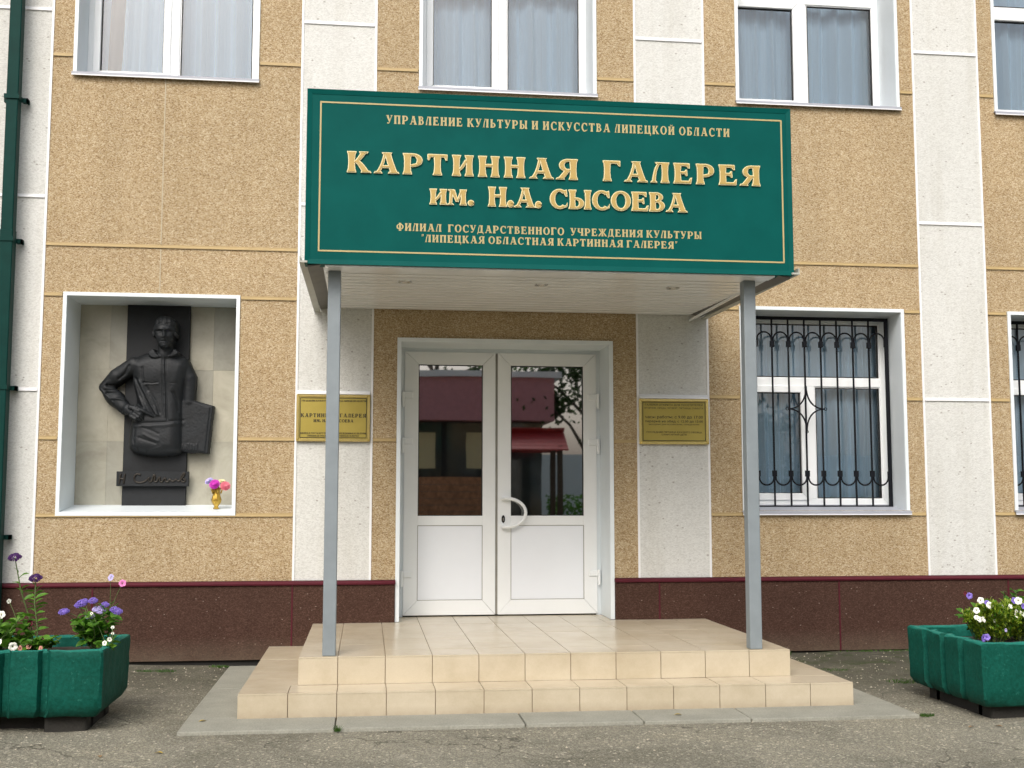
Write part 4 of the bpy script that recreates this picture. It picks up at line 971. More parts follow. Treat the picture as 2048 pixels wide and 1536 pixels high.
    H = np.where(M_, Hs + N * 1.2, H)
    kz = .00098; yb = .452; ys0 = .405
    idx = -np.ones(X.shape, int); v = []; f = []
    for j in range(X.shape[0]):
        for i in range(X.shape[1]):
            if M_[j, i]: idx[j, i] = len(v); v.append((x_of(X[j, i]), ys0 - max(H[j, i], -30) * kz, z_of(Y[j, i])))
    from collections import Counter
    for j in range(X.shape[0] - 1):
        for i in range(X.shape[1] - 1):
            q = (idx[j, i], idx[j + 1, i], idx[j + 1, i + 1], idx[j, i + 1])
            if min(q) >= 0: f.append(q)
    ec = {}
    for q in f:
        for a, b in zip(q, q[1:] + q[:1]): ec[(a, b)] = 1
    bd = [(a, b) for (a, b) in ec if (b, a) not in ec]; mp = {}
    for a, b in bd:
        for c in (a, b):
            if c not in mp: mp[c] = len(v); v.append((v[c][0], yb, v[c][2]))
        f.append((b, a, mp[a], mp[b]))
    g = MB(); g.v = v; g.f = f
    return g, x_of, z_of
rl = empty('portrait_relief', (-1.755, .40, 1.25), 'dark bronze relief of a man with hand on hip and sketch board in the niche', 'relief sculpture')
g, x_of, z_of = relief(); g.build('figure', M['bronze'], rl, smooth=True)
MB().cbox(-2.012, -1.498, .405, .455, 1.258, 2.946, .004).build('backing_slab', M['bronze'], rl)
bevel(MB().box(-2.050, -1.470, .355, .404, 1.426, 1.548).build('name_bar', M['bronze'], rl), .004)
def script():
    S = [[(-2.025, 1.447), (-2.020, 1.49), (-2.014, 1.528)], [(-1.990, 1.447), (-1.985, 1.49), (-1.980, 1.528)], [(-2.018, 1.49), (-2.000, 1.486), (-1.985, 1.49)],
         [(-1.855, 1.520), (-1.885, 1.527), (-1.905, 1.505), (-1.900, 1.470), (-1.870, 1.456), (-1.83, 1.462), (-1.80, 1.482), (-1.785, 1.500), (-1.790, 1.475), (-1.775, 1.462), (-1.76, 1.478)],
         [(-1.76, 1.478), (-1.748, 1.520), (-1.738, 1.505), (-1.745, 1.470), (-1.725, 1.464), (-1.712, 1.49), (-1.70, 1.50), (-1.70, 1.47), (-1.682, 1.462), (-1.668, 1.486), (-1.655, 1.492), (-1.652, 1.466), (-1.632, 1.466), (-1.62, 1.484), (-1.606, 1.47), (-1.588, 1.468)],
         [(-1.588, 1.468), (-1.568, 1.484), (-1.556, 1.470), (-1.54, 1.474), (-1.515, 1.505), (-1.500, 1.530), (-1.510, 1.535), (-1.53, 1.50), (-1.525, 1.47), (-1.505, 1.462), (-1.495, 1.48), (-1.515, 1.487)]]
    g = MB()
    for s in S:
        # Catmull-Rom through the points
        P = [s[0]] + s + [s[-1]]; pts = []
        for i in range(1, len(P) - 2):
            for t in (0, .25, .5, .75):
                c = [.5 * ((2 * P[i][k]) + (-P[i - 1][k] + P[i + 1][k]) * t + (2 * P[i - 1][k] - 5 * P[i][k] + 4 * P[i + 1][k] - P[i + 2][k]) * t * t + (-P[i - 1][k] + 3 * P[i][k] - 3 * P[i + 1][k] + P[i + 2][k]) * t ** 3) for k in (0, 1)]
                pts.append((c[0], .351, c[1]))
        pts.append((s[-1][0], .351, s[-1][1]))
        g.tube(pts, .0075, 6)
    return g
script().build('signature', simple('worn_bronze', (.034, .029, .023), .4, .3, 30, metal=.5), rl, smooth=True)
at_base(rl)

# ------------------------------------------------------------------ vase with flowers
vx, vy, vz = -1.215, .16, 1.241
vs_ = empty('gold_vase', (vx, vy, vz), 'small golden ribbed vase on the niche ledge beneath the relief', 'vase')
prof = [(.020, 0), (.024, .004), (.014, .018), (.020, .030), (.036, .055), (.040, .075), (.034, .10), (.027, .125), (.029, .15), (.036, .172), (.033, .172), (.026, .15), (.002, .14)]
MB().lathe(prof, (vx, vy, vz), 28, lambda t, z: 1 + .10 * math.sin(t * 6 + z * 40)).build('body', M['gold'], vs_, smooth=True)
for a in range(5): MB().tube([(vx + .034 * math.cos(a * 1.25), vy + .034 * math.sin(a * 1.25), vz + .125), (vx + .044 * math.cos(a * 1.25), vy + .044 * math.sin(a * 1.25), vz + .155), (vx + .034 * math.cos(a * 1.25), vy + .034 * math.sin(a * 1.25), vz + .180)], .006, 6).build('scallop', M['gold'], vs_, smooth=True)
at_base(vs_)
def petal_mesh(name, r, n, rows, mat, cup=.25, w=.42, seed=0, droop=0.0):
    """layered flower head facing +Z with its base at the origin"""
    rnd = random.Random(seed); g = MB()
    for k in range(rows):
        rr = r * (1 - .72 * k / max(1, rows)); zz = .12 * r * k
        for i in range(n):
            a = 2 * math.pi * (i + .5 * (k % 2)) / n + rnd.uniform(-.08, .08); c, s = math.cos(a), math.sin(a); ww = rr * w * rnd.uniform(.85, 1.15)
            el = cup + .25 * k + rnd.uniform(-.08, .08); L = [(0.05, .25, 0), (.55, 1.0, math.sin(el) * .5), (1.0, .55, math.sin(el) * 1.0 - droop)]
            vs = []
            for (q, wf, h) in L:
                for sg_ in (-1, 1): vs.append((c * rr * q - s * sg_ * ww * wf * .5, s * rr * q + c * sg_ * ww * wf * .5, zz + h * rr * .6))
            g.add(vs, [(0, 2, 3, 1), (2, 4, 5, 3)])
    me = bpy.data.meshes.new(name); me.from_pydata(g.v, [], g.f); me.update(); me.materials.append(mat); return me
def put(name, me, loc, parent=None, rot=(0, 0, 0), sc=1.0):
    o = bpy.data.objects.new(name, me); COL.objects.link(o); o.parent = parent; o.location = loc; o.rotation_euler = rot; o.scale = (sc,) * 3 if not isinstance(sc, tuple) else sc; return o
def cut_flower(base, head, me, label, tilt, rcol='flower_head'):
    o = empty('cut_flower', base, label, 'flower', 'cut flowers in the golden vase')
    b = Vector(base); h = Vector(head) - b
    MB().tube([(0, 0, 0), tuple(h * .5 + Vector((0, 0, .01))), tuple(h)], .0028, 5).build('stem', M['stem'], o)
    put(rcol, me, tuple(h), o, tilt); return o
bs = (vx, vy, vz + .145)
cut_flower(bs, (vx - .012, vy - .035, vz + .196), petal_mesh('magenta_head', .044, 16, 5, M['fl_magenta'], .35, .5, 1), 'magenta double flower at the front of the golden vase', (R(62), 0, R(-8)))
cut_flower(bs, (vx - .060, vy + .0, vz + .222), petal_mesh('lilac_head', .036, 13, 4, M['fl_lilac'], .35, .5, 2), 'pale lilac flower leaning left out of the golden vase', (R(40), R(-30), 0))
cut_flower(bs, (vx + .072, vy - .03, vz + .182), petal_mesh('rose_head', .042, 15, 5, M['fl_rose'], .35, .5, 3), 'pink rose-coloured flower leaning right out of the golden vase', (R(60), R(15), 0))
cut_flower(bs, (vx + .038, vy + .02, vz + .222), petal_mesh('cream_head', .030, 12, 3, M['fl_cream'], .35, .5, 4), 'small cream flower behind the pink ones in the golden vase', (R(30), R(10), 0))

# ------------------------------------------------------------------ ground
def gh(x, y):
    near = max(0.0, min(1.0, (y + 1.6) / 1.6)); near = near * near * (3 - 2 * near)
    right = max(0.0, min(1.0, (x - 2.2) / 2.0)); left = max(0.0, min(1.0, (-1.0 - x) / 1.0))
    return near * (.012 + .04 * right + .02 * left)
fx = list(np.arange(-6, 9.001, .06)); fy = list(np.arange(-9.6, .06, .06))
gxs = [-90, -60, -40, -25, -15, -10] + fx + [12, 17, 25, 40, 60, 90]; gys = [-120, -80, -50, -30, -20, -14, -11] + fy
rs = np.random.RandomState(11); NZ = rs.randn(len(gys), len(gxs))
for _ in range(6): NZ = (NZ + np.roll(NZ, 1, 0) + np.roll(NZ, -1, 0) + np.roll(NZ, 1, 1) + np.roll(NZ, -1, 1)) / 5
g = MB()
for j, y in enumerate(gys):
    for i, x in enumerate(gxs):
        z = gh(x, y) + NZ[j, i] * .012 - .004
        if -1.12 < x < 3.45 and y > -2.70: z = min(z, -.012)
        g.v.append((x, y, z))
nX = len(gxs)
for j in range(len(gys) - 1):
    for i in range(nX - 1): g.f.append((j * nX + i, j * nX + i + 1, (j + 1) * nX + i + 1, (j + 1) * nX + i))
gr = g.build('ground', M['asphalt'], smooth=True); gr['kind'] = 'structure'
# concrete apron round the steps
ap = bpy.data.objects.new('concrete_apron', None); COL.objects.link(ap); ap['kind'] = 'structure'; ap.location = (1.17, -1.35, 0)
AX0, AX1, AY = -1.06, 3.40, -2.645
for a, b in ((AX0, -.166), (-.166, .949), (.949, 1.663), (1.663, 2.327), (2.327, AX1)):
    t0, t1 = random.uniform(-.002, .002), random.uniform(-.002, .002)
    bevel(MB().add([(a + .004, AY + t0, -.05), (b - .004, AY + t1, -.05), (b - .004, SY + .05, -.05), (a + .004, SY + .05, -.05), (a + .004, AY + t0 + .006, .010 + t0), (b - .004, AY + t1 + .006, .010 + t1), (b - .004, SY + .05, .013), (a + .004, SY + .05, .013)],
                 [(0, 3, 2, 1), (4, 5, 6, 7), (0, 1, 5, 4), (1, 2, 6, 5), (2, 3, 7, 6), (3, 0, 4, 7)]).build('slab', M['apron'], ap), .006, 2)
for a, b in ((AX0, SX0 + .05), (SX1 - .05, AX1)):
    for y0_, y1_ in ((SY + .054, -1.15), (-1.146, -.05)):
        bevel(MB().box(a + .002, b - .002, y0_, y1_, -.05, .012 + random.uniform(-.001, .002)).build('slab', M['apron'], ap), .006, 2)
at_base(ap)

# loose grit: tiny stones lying on the asphalt
rnd = random.Random(5); g = MB()
for k in range(4200):
    x = rnd.uniform(-3.2, 5.2); y = rnd.uniform(-4.6, -.06)
    if -1.08 < x < 3.42 and y > -2.66: continue
    s = rnd.uniform(.002, .008) * (1.5 if rnd.random() < .06 else 1); z = gh(x, y) - .003
    a = rnd.uniform(0, 6.28); p = [(x + s * math.cos(a + q * 1.57) * rnd.uniform(.7, 1.3), y + s * math.sin(a + q * 1.57) * rnd.uniform(.7, 1.3), z) for q in range(4)]
    g.add(p + [(x, y, z + s * .9)], [(0, 1, 4), (1, 2, 4), (2, 3, 4), (3, 0, 4)])
grit = g.build('grit', simple('pale_grit', (.34, .31, .24), .9, .5, 60)); grit['kind'] = 'stuff'; grit['label'] = 'pale loose grit scattered over the asphalt'; grit['category'] = 'grit'

# ------------------------------------------------------------------ planters
def planter(name_label, x0, x1, y0, y1, zb, zt, grooves_f, grooves_s, side):
    root = empty('concrete_planter', ((x0 + x1) / 2, (y0 + y1) / 2, 0), name_label, 'planter', 'green concrete planters flanking the steps')
    t = .055; ch = .035; gw, gd = .034, .036
    # outline with vertical grooves, then rings at several heights
    def outline(ins, taper):
        P = []; X0, X1, Y0, Y1 = x0 + ins + taper, x1 - ins - taper, y0 + ins + taper, y1 - ins - taper
        c = .012
        P += [(X0, Y1 - c), (X0, Y1 - c)]
        for gy_ in sorted(grooves_s, reverse=True):
            for o_, d_ in ((gw, 0), (gw * .45, gd), (-gw * .45, gd), (-gw, 0)): P.append((X0 + (d_ if ins == 0 else 0), gy_ + o_))
        P += [(X0, Y0 + c), (X0 + c, Y0)]
        for gx_ in sorted(grooves_f):
            for o_, d_ in ((-gw, 0), (-gw * .45, gd), (gw * .45, gd), (gw, 0)): P.append((gx_ + o_, Y0 + (d_ if ins == 0 else 0)))
        P += [(X1 - c, Y0), (X1, Y0 + c)]
        for gy_ in sorted(grooves_s):
            for o_, d_ in ((-gw, 0), (-gw * .45, gd), (gw * .45, gd), (gw, 0)): P.append((X1 - (d_ if ins == 0 else 0), gy_ + o_))
        P += [(X1, Y1 - c), (X1 - c, Y1), (X0 + c, Y1)]
        # subdivide long spans so that the cast surface can wobble
        Q = []
        for i in range(len(P)):
            a, b = P[i], P[(i + 1) % len(P)]; n = max(1, int(math.hypot(a[0] - b[0], a[1] - b[1]) / .05)); 
            Q += [(a[0] + (b[0] - a[0]) * k / n, a[1] + (b[1] - a[1]) * k / n) for k in range(n)]
        return Q
    rnd2 = random.Random(int(x0 * 100) + 9)
    rings = [(outline(0, .075), zb), (outline(0, .035), zb + .035), (outline(0, .008), zb + .09), (outline(0, .004), zb + (zt - zb) * .5), (outline(0, 0), zt - .022), (outline(0, .008), zt - .006), (outline(0, .018), zt)]
    n = min(len(r[0]) for r in rings)
    ob = MB(); 
    base = rings[4][0]; n = len(base)
    def ring_from(taper, z, wob=.003):
        cxm, cym = (x0 + x1) / 2, (y0 + y1) / 2; out = []
        for (px, py) in base:
            kx = ((x1 - x0) / 2 - taper) / ((x1 - x0) / 2); ky = ((y1 - y0) / 2 - taper) / ((y1 - y0) / 2)
            out.append((cxm + (px - cxm) * kx + rnd2.uniform(-wob, wob), cym + (py - cym) * ky + rnd2.uniform(-wob, wob), z + rnd2.uniform(-wob, wob)))
        return out
    R_ = [ring_from(.045, zb), ring_from(.030, zb + .012), ring_from(.008, zb + .050), ring_from(.006, zb + .13), ring_from(.005, zb + .20), ring_from(.004, zb + .27), ring_from(.002, zt - .05), ring_from(0, zt - .014), ring_from(.005, zt - .004), ring_from(.014, zt, .0035),
          ring_from(t - .012, zt, .0035), ring_from(t, zt - .012), ring_from(t + .012, zt - .16)]
    for r in R_: ob.v += r
    for k in range(len(R_) - 1):
        for i in range(n): ob.f.append((k * n + i, k * n + (i + 1) % n, (k + 1) * n + (i + 1) % n, (k + 1) * n + i))
    ob.f.append(tuple(range(n))[::-1])
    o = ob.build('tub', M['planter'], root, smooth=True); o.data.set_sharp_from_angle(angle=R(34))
    # soil, mounded and crumbly
    s = MB(); nx_, ny_ = 26, 14
    for j in range(ny_):
        for i in range(nx_): s.v.append((x0 + t + (x1 - x0 - 2 * t) * i / (nx_ - 1), y0 + t + (y1 - y0 - 2 * t) * j / (ny_ - 1), zt - .075 + .03 * math.sin(math.pi * i / (nx_ - 1)) * math.sin(math.pi * j / (ny_ - 1)) + rnd2.uniform(-.01, .01)))
    for j in range(ny_ - 1):
        for i in range(nx_ - 1): s.f.append((j * nx_ + i, j * nx_ + i + 1, (j + 1) * nx_ + i + 1, (j + 1) * nx_ + i))
    s.build('soil', M['soil'], root)
    for fx0, fx1 in ((x0 + .12, x0 + .32), (x1 - .32, x1 - .12)):
        bevel(MB().box(fx0 - .02, fx1 + .02, y0 + .10, y0 + .26, -.02, zb + .002).build('foot', M['foot'], root), .01)
        bevel(MB().box(fx0 - .02, fx1 + .02, y1 - .26, y1 - .10, -.02, zb + .002).build('foot', M['foot'], root), .01)
    bevel(MB().box(x0 + .10, x1 - .10, y0 + .20, y1 - .20, -.02, zb + .001).build('foot', M['foot'], root), .01)
    at_base(root); return root
planter('green painted concrete planter with violet flowers left of the steps', -3.05, -1.49, -2.56, -1.77, .085, .465, [-2.03, -1.815, -2.45, -2.72], [], -1)
planter('green painted concrete planter with white petunias right of the steps', 3.70, 5.35, -2.86, -1.86, .075, .462, [4.02, 4.5, 4.95], [-2.60, -2.36, -2.12], 1)

# ------------------------------------------------------------------ plants
def leaf_mesh(name, L, Wd, mat, curl=.25):
    g = MB(); n = 4
    for i in range(n + 1):
        t = i / n; w = Wd * math.sin(math.pi * min(1, (t * .92 + .06))) ** .8; z = curl * L * (t - t * t * 1.6)
        for s in (-1, 0, 1): g.v.append((s * w / 2, t * L, z + (abs(s)) * w * .18))
    for i in range(n):
        for k in (0, 1): a = i * 3 + k; g.f.append((a, a + 1, a + 4, a + 3))
    me = bpy.data.meshes.new(name); me.from_pydata(g.v, [], g.f); me.update(); me.materials.append(mat)
    me.polygons.foreach_set('use_smooth', [True] * len(me.polygons)); return me
BL = leaf_mesh('broad_leaf', .055, .042, M['leaf']); BL2 = leaf_mesh('broad_leaf_lime', .050, .040, M['leaf_mid']); SL = leaf_mesh('slim_leaf', .040, .013, M['leaf_dark']); SLl = leaf_mesh('slim_leaf_lime', .034, .009, M['leaf_lime'])
ZSO = .40
def puff(name, r, mat, seed):
    rnd3 = random.Random(seed); g = MB()
    for k in range(150):
        u = rnd3.uniform(-.15, 1); a = rnd3.uniform(0, 6.28); q = math.sqrt(1 - u * u * .98); d = Vector((q * math.cos(a), q * math.sin(a), u * .6)); b = d * r * .45; tip = d * r * rnd3.uniform(.9, 1.1)
        sd_ = Vector((-d.y, d.x, .1)).normalized() * r * .14; up_ = d.cross(sd_).normalized() * r * .12
        g.add([tuple(b), tuple(tip + sd_), tuple(tip + up_), tuple(tip - sd_), tuple(tip - up_)], [(0, 1, 2), (0, 2, 3), (0, 3, 4), (0, 4, 1), (1, 4, 3, 2)])
    me = bpy.data.meshes.new(name); me.from_pydata(g.v, [], g.f); me.update(); me.materials.append(mat); return me
PUFF = puff('violet_puff', .021, M['fl_violet'], 1); PUFFD = puff('dark_puff', .038, M['fl_dark'], 2); PUFFL = puff('lilac_puff', .020, M['fl_lilac'], 3)
def petunia(name, r, mat, seed, eye=None):
    rnd3 = random.Random(seed); g = MB(); n = 20
    prof_ = [(.10, -.9), (.16, -.35), (.45, -.05), (.80, .03), (1.0, -.04)]
    for q, z in prof_:
        for k in range(n):
            t = 2 * math.pi * k / n; lob = 1 - (.14 * (abs(math.sin(2.5 * t)) < .3) if q > .7 else 0); g.v.append((q * r * lob * math.cos(t), q * r * lob * math.sin(t), z * r * .8 + (rnd3.uniform(-.08, .08) * r if q > .7 else 0)))
    for i in range(len(prof_) - 1):
        for k in range(n): k2 = (k + 1) % n; g.f.append((i * n + k, i * n + k2, (i + 1) * n + k2, (i + 1) * n + k))
    me = bpy.data.meshes.new(name); me.from_pydata(g.v, [], g.f); me.update(); me.materials.append(mat)
    if eye:
        me.materials.append(eye)
        for p in me.polygons:
            if p.index < n: p.material_index = 1
    me.polygons.foreach_set('use_smooth', [True] * len(me.polygons)); return me
PW = petunia('white_petunia', .024, M['fl_white'], 1, M['fl_eye']); PP = petunia('pink_petunia', .027, M['fl_pink'], 2, M['fl_white']); PV = petunia('violet_petunia', .027, M['fl_violet'], 3); PS = petunia('salmon_petunia', .022, M['fl_salmon'], 4); PL_ = petunia('pale_petunia', .022, M['fl_lilac'], 5, M['fl_white']); PM = petunia('maroon_petunia', .026, M['fl_maroon'], 6)
def face(rnd): return (R(rnd.uniform(55, 95)), R(rnd.uniform(-25, 25)), R(rnd.uniform(-45, 45)))
def broad_plant(name, base, label, nst, rad, hgt, me_list, flowers, seed, nleaf=10, cat='flowering plant', grp=None, lean=(0, 0)):
    rnd3 = random.Random(seed); root = empty(name, base, label, cat, grp); g = MB()
    tips = []
    for k in range(nst):
        a = rnd3.uniform(0, 6.28); q = rad * math.sqrt(rnd3.random()); tip = Vector((q * math.cos(a) + lean[0], q * math.sin(a) * .8 + lean[1], hgt * rnd3.uniform(.55, 1.0)))
        mid = tip * .5 + Vector((rnd3.uniform(-.02, .02), rnd3.uniform(-.02, .02), hgt * .08)); g.tube([(0, 0, 0), tuple(mid), tuple(tip)], [.004, .003, .002], 5)
        for i in range(nleaf):
            t = .25 + .75 * (i + rnd3.random()) / nleaf; p = mid * (2 * t * (1 - t)) * 1.0 + tip * (t * t) if t < 1 else tip
            put('leaf', rnd3.choice(me_list), tuple(p), root, (R(rnd3.uniform(-15, 60)), R(rnd3.uniform(-30, 30)), rnd3.uniform(0, 6.28)), rnd3.uniform(.75, 1.45))
        tips.append(tip)
    for (fx_, fy_, fz_, me, sc_, rt) in flowers:
        h = Vector((fx_, fy_, fz_)) - Vector(base); near = min(tips, key=lambda t: (t - h).length); st0 = near * .8
        g.tube([tuple(st0), tuple((st0 + h) * .5 + Vector((0, 0, .01))), tuple(h)], [.0022, .0018, .0015], 5)
        put('flower', me, tuple(h), root, rt if rt else face(rnd3), sc_)
    g.build('stem', M['stem'], root); return root
up = (R(25), 0, 0)
F = lambda x, z, me, sc=1.0, rt=None, y=-2.22: (x, y, z, me, sc, rt)
broad_plant('floss_flower', (-1.62, -2.20, ZSO), 'bushy plant with violet pompon flowers at the right end of the left planter', 20, .17, .27, [BL, BL, BL2],
            [F(-1.804, .650, PUFF, 1.3, up), F(-1.79, .655, PUFF, 1.1, up), F(-1.698, .700, PUFF, 1.5, up), F(-1.715, .690, PUFF, 1.2, up), F(-1.680, .712, PUFF, 1.1, up), F(-1.632, .715, PUFF, 1.3, up), F(-1.563, .690, PUFF, 1.2, up),
             F(-1.609, .664, PUFFL, 1.3, up), F(-1.585, .655, PUFFL, 1.4, up), F(-1.490, .648, PUFF, 1.5, up), F(-1.507, .662, PUFF, 1.2, up), F(-1.655, .620, PUFFL, 1.0, up), F(-1.640, .622, PUFFL, 1.0, up)], 21, 9)
broad_plant('tall_petunia', (-1.56, -2.12, ZSO), 'lanky plant with one pink and one pale flower rising behind the violet pompons', 5, .05, .30, [leaf_mesh('thin_leaf', .04, .016, M['leaf'])],
            [F(-1.478, .815, PP, .85, (R(75), 0, 0), -2.15), F(-1.548, .850, PL_, 1.0, (R(75), 0, R(-30)), -2.15)], 22, 16)
broad_plant('white_petunia_sprig', (-1.52, -2.34, ZSO), 'small white flowers drooping over the right corner rim of the left planter', 4, .05, .10, [BL2],
            [F(-1.520, .485, PW, .65, None, -2.40), F(-1.500, .500, PW, .6, None, -2.36), F(-1.497, .565, PW, .45, None, -2.3), F(-1.62, .648, PW, .4, None, -2.3), F(-1.495, .53, PW, .4, None, -2.3)], 23, 4)
SLA = leaf_mesh('aster_leaf', .055, .020, M['leaf'])
def aster(base, tip, label, seed, nh=9):
    rnd3 = random.Random(seed); root = empty('dark_aster', base, label, 'flowering plant', 'tall dark purple asters in the left planter'); h = Vector(tip) - Vector(base); g = MB()
    P = [Vector((0, 0, 0)), h * .33 + Vector((.012, 0, 0)), h * .66 + Vector((-.006, 0, 0)), h]; g.tube([tuple(p) for p in P], [.005, .0045, .004, .003], 6)
    for i in range(nh):
        t = .1 + .8 * i / nh; p = h * t; sx_ = -1 if i % 2 else 1
        put('leaf', SLA, tuple(p), root, (R(rnd3.uniform(10, 45)), R(rnd3.uniform(-40, 40)), R(sx_ * -rnd3.uniform(50, 110))), rnd3.uniform(.8, 1.5))
    for i in range(9): put('leaf', SL, tuple(h + Vector((0, 0, -.012))), root, (R(20), 0, i * .7), .75)
    put('flower', PUFFD, tuple(h), root, (R(25), 0, 0), 1.0); g.build('stem', M['stem'], root)
aster((-1.99, -2.1, ZSO), (-2.10, -2.2, .975), 'tallest dark purple aster, in front of the white strip at the far left', 31, 14)
aster((-1.96, -2.2, ZSO), (-1.975, -2.2, .850), 'shorter dark purple aster just below the ochre panel edge', 32, 30)
broad_plant('low_petunia', (-2.14, -2.25, ZSO), 'leafy petunia with small white flowers at the left edge of the photo', 20, .19, .26, [BL, BL2, BL2],
            [F(-2.160, .640, PW, 1.0), F(-2.118, .718, PW, .6), F(-2.22, .60, PW, 1.0), F(-2.10, .505, PW, .9, None, -2.45)], 24, 9)
broad_plant('low_petunia', (-1.95, -2.30, ZSO), 'sprawling low petunia with pink and salmon flowers in the middle of the left planter', 16, .17, .11, [BL, BL2],
            [F(-1.93, .485, PS, 1.0, None, -2.15), F(-1.96, .468, PS, 1.0, None, -2.35), F(-1.99, .462, PS, .9, None, -2.42), F(-1.88, .460, PS, .7, None, -2.4), F(-2.02, .478, PW, 1.1, None, -2.45), F(-2.0, .585, PM, .9, None, -2.2)], 25, 7)
broad_plant('low_petunia', (-2.45, -2.2, ZSO), 'leafy petunia in the left planter beyond the frame edge', 10, .18, .18, [BL, BL2], [F(-2.40, .60, PW, 1.0), F(-2.5, .62, PP, 1.0)], 26, 8)

def fine_bush(base, rx, ry, h, label, flowers, seed, n=1500):
    rnd3 = random.Random(seed); root = empty('petunia_bush', base, label, 'flowering plant', 'white petunia bushes in the right planter'); g = MB(); lf = {0: MB(), 1: MB()}
    for k in range(46):
        a = rnd3.uniform(0, 6.28); q = math.sqrt(rnd3.random()); tip = Vector((rx * q * math.cos(a), ry * q * math.sin(a), h * (1.08 - .4 * q * q) * rnd3.uniform(.75, 1.05)))
        base_ = Vector((tip.x * .35, tip.y * .35, 0)); g.tube([tuple(base_), tuple((base_ + tip) * .5 + Vector((0, 0, .02))), tuple(tip)], [.003, .0025, .0015], 4)
        for i in range(n // 46):
            t = 1.04 - .85 * rnd3.random() ** 2.0; p = base_ * (1 - t) + tip * t + Vector((rnd3.gauss(0, .012), rnd3.gauss(0, .012), rnd3.gauss(0, .008)))
            L = rnd3.uniform(.018, .036); wd = L * .45; a2 = rnd3.uniform(0, 6.28); e = rnd3.uniform(.1, 1.3); d = Vector((math.cos(a2) * math.cos(e), math.sin(a2) * math.cos(e), math.sin(e))); s = Vector((-math.sin(a2), math.cos(a2), 0)) * wd / 2
            lf[0 if rnd3.random() < .75 else 1].add([tuple(p), tuple(p + d * L * .5 + s), tuple(p + d * L), tuple(p + d * L * .5 - s)], [(0, 1, 2, 3)])
    o = lf[0].build('foliage', M['leaf_lime'], root, kind='stuff'); o = lf[1].build('foliage', M['leaf'], root, kind='stuff'); g.build('stem', M['stem'], root)
    for (x, y, z, me, sc, rt) in flowers:
        hh = Vector((x, y, z)) - Vector(base); put('flower', me, tuple(hh), root, rt if rt else face(rnd3), sc)
F2 = lambda x, z, me, sc=1.0, y=-2.50: (x, y, z, me, sc * .80, None)
fine_bush((4.03, -2.40, ZSO), .17, .16, .26, 'pale green petunia bush covered in white flowers at the corner of the right planter',
          [F2(3.90, .685, PW, 1.15), F2(3.96, .655, PW, 1.2), F2(3.967, .640, PW, .8), F2(3.868, .622, PW, 1.1), F2(3.865, .580, PW, .8), F2(3.885, .568, PW, 1.1), F2(3.915, .565, PW, 1.1), F2(4.05, .642, PW, .8), F2(4.10, .645, PW, .9), F2(4.14, .610, PW, 1.0),
           F2(3.98, .598, PW, .6), F2(3.975, .665, PV, .8, -2.44), F2(3.825, .715, PV, 1.0), F2(3.88, .455, PV, 1.2, -2.56), F2(3.90, .462, PV, 1.0, -2.56), F2(3.85, .72, PM, .8, -2.4), F2(3.99, .555, PW, .6), F2(4.04, .50, PL_, .7, -2.54)], 41, 6200)
fine_bush((4.28, -2.34, ZSO), .17, .17, .25, 'white and violet petunia bush cut by the right edge of the photo',
          [F2(4.155, .680, PW, 1.3), F2(4.175, .675, PV, 1.0, -2.42), F2(4.175, .600, PW, 1.0), F2(4.20, .590, PW, 1.1), F2(4.14, .588, PW, .9), F2(4.19, .645, PV, .9), F2(4.22, .635, PV, .9), F2(4.21, .52, PW, 1.0), F2(4.25, .6, PW, 1.0), F2(4.3, .65, PV, 1.0)], 42, 6000)
broad_plant('geranium', (3.98, -2.28, ZSO), 'broad-leaved green plant behind the white petunias in the right planter', 6, .10, .27, [BL, BL2], [], 43, 7)
broad_plant('geranium', (4.35, -2.12, ZSO), 'taller green stems at the right edge behind the petunias', 6, .10, .33, [SL, BL], [], 44, 12)
broad_plant('geranium', (4.9, -2.3, ZSO), 'leafy green plant in the right planter beyond the frame edge', 9, .18, .22, [BL, BL2], [F2(4.85, .63, PW, 1.1)], 45, 8)

# ------------------------------------------------------------------ grass tufts, fallen leaves
def tuft(x, y, rx, ry, n, h, label, seed):
    rnd3 = random.Random(seed); g = MB()
    for k in range(n):
        a = rnd3.uniform(0, 6.28); q = math.sqrt(rnd3.random()); px, py = rx * q * math.cos(a), ry * q * math.sin(a); hh = h * rnd3.uniform(.5, 1.2); dx_, dy_ = rnd3.gauss(0, .4) * hh, rnd3.gauss(0, .4) * hh; w = rnd3.uniform(.0015, .003)
        g.add([(px - w, py, 0), (px + w, py, 0), (px + w * .7 + dx_ * .5, py + dy_ * .5, hh * .6), (px - w * .7 + dx_ * .5, py + dy_ * .5, hh * .6), (px + dx_, py + dy_, hh)], [(0, 1, 2, 3), (3, 2, 4)])
    o = g.build('grass_tuft', M['grass'], loc=(x, y, gh(x, y) - .006)); tag(o, label, 'grass tuft', 'grass tufts in the asphalt cracks')
tuft(-1.57, -.32, .15, .05, 260, .018, 'flat mossy green patch on the asphalt between left planter and steps', 1)
tuft(-1.13, -.10, .08, .03, 90, .02, 'small tuft at the plinth foot beside the apron corner', 2)
tuft(3.42, -.12, .10, .035, 220, .035, 'grass tuft at the plinth just right of the lower step', 3)
tuft(-.155, -2.655, .018, .012, 40, .035, 'tiny tuft in the apron joint in front of the steps', 4)
tuft(3.45, -2.62, .05, .03, 90, .018, 'low tuft at the right tip of the concrete apron', 5)
tuft(4.0, -1.35, .22, .10, 420, .012, 'thin mossy patch on the asphalt in front of the right planter', 6)
tuft(3.55, -.85, .14, .07, 160, .014, 'thin moss beside the right end of the steps', 7)
tuft(3.95, -2.95, .06, .02, 60, .014, 'sparse weeds under the corner of the right planter', 8)
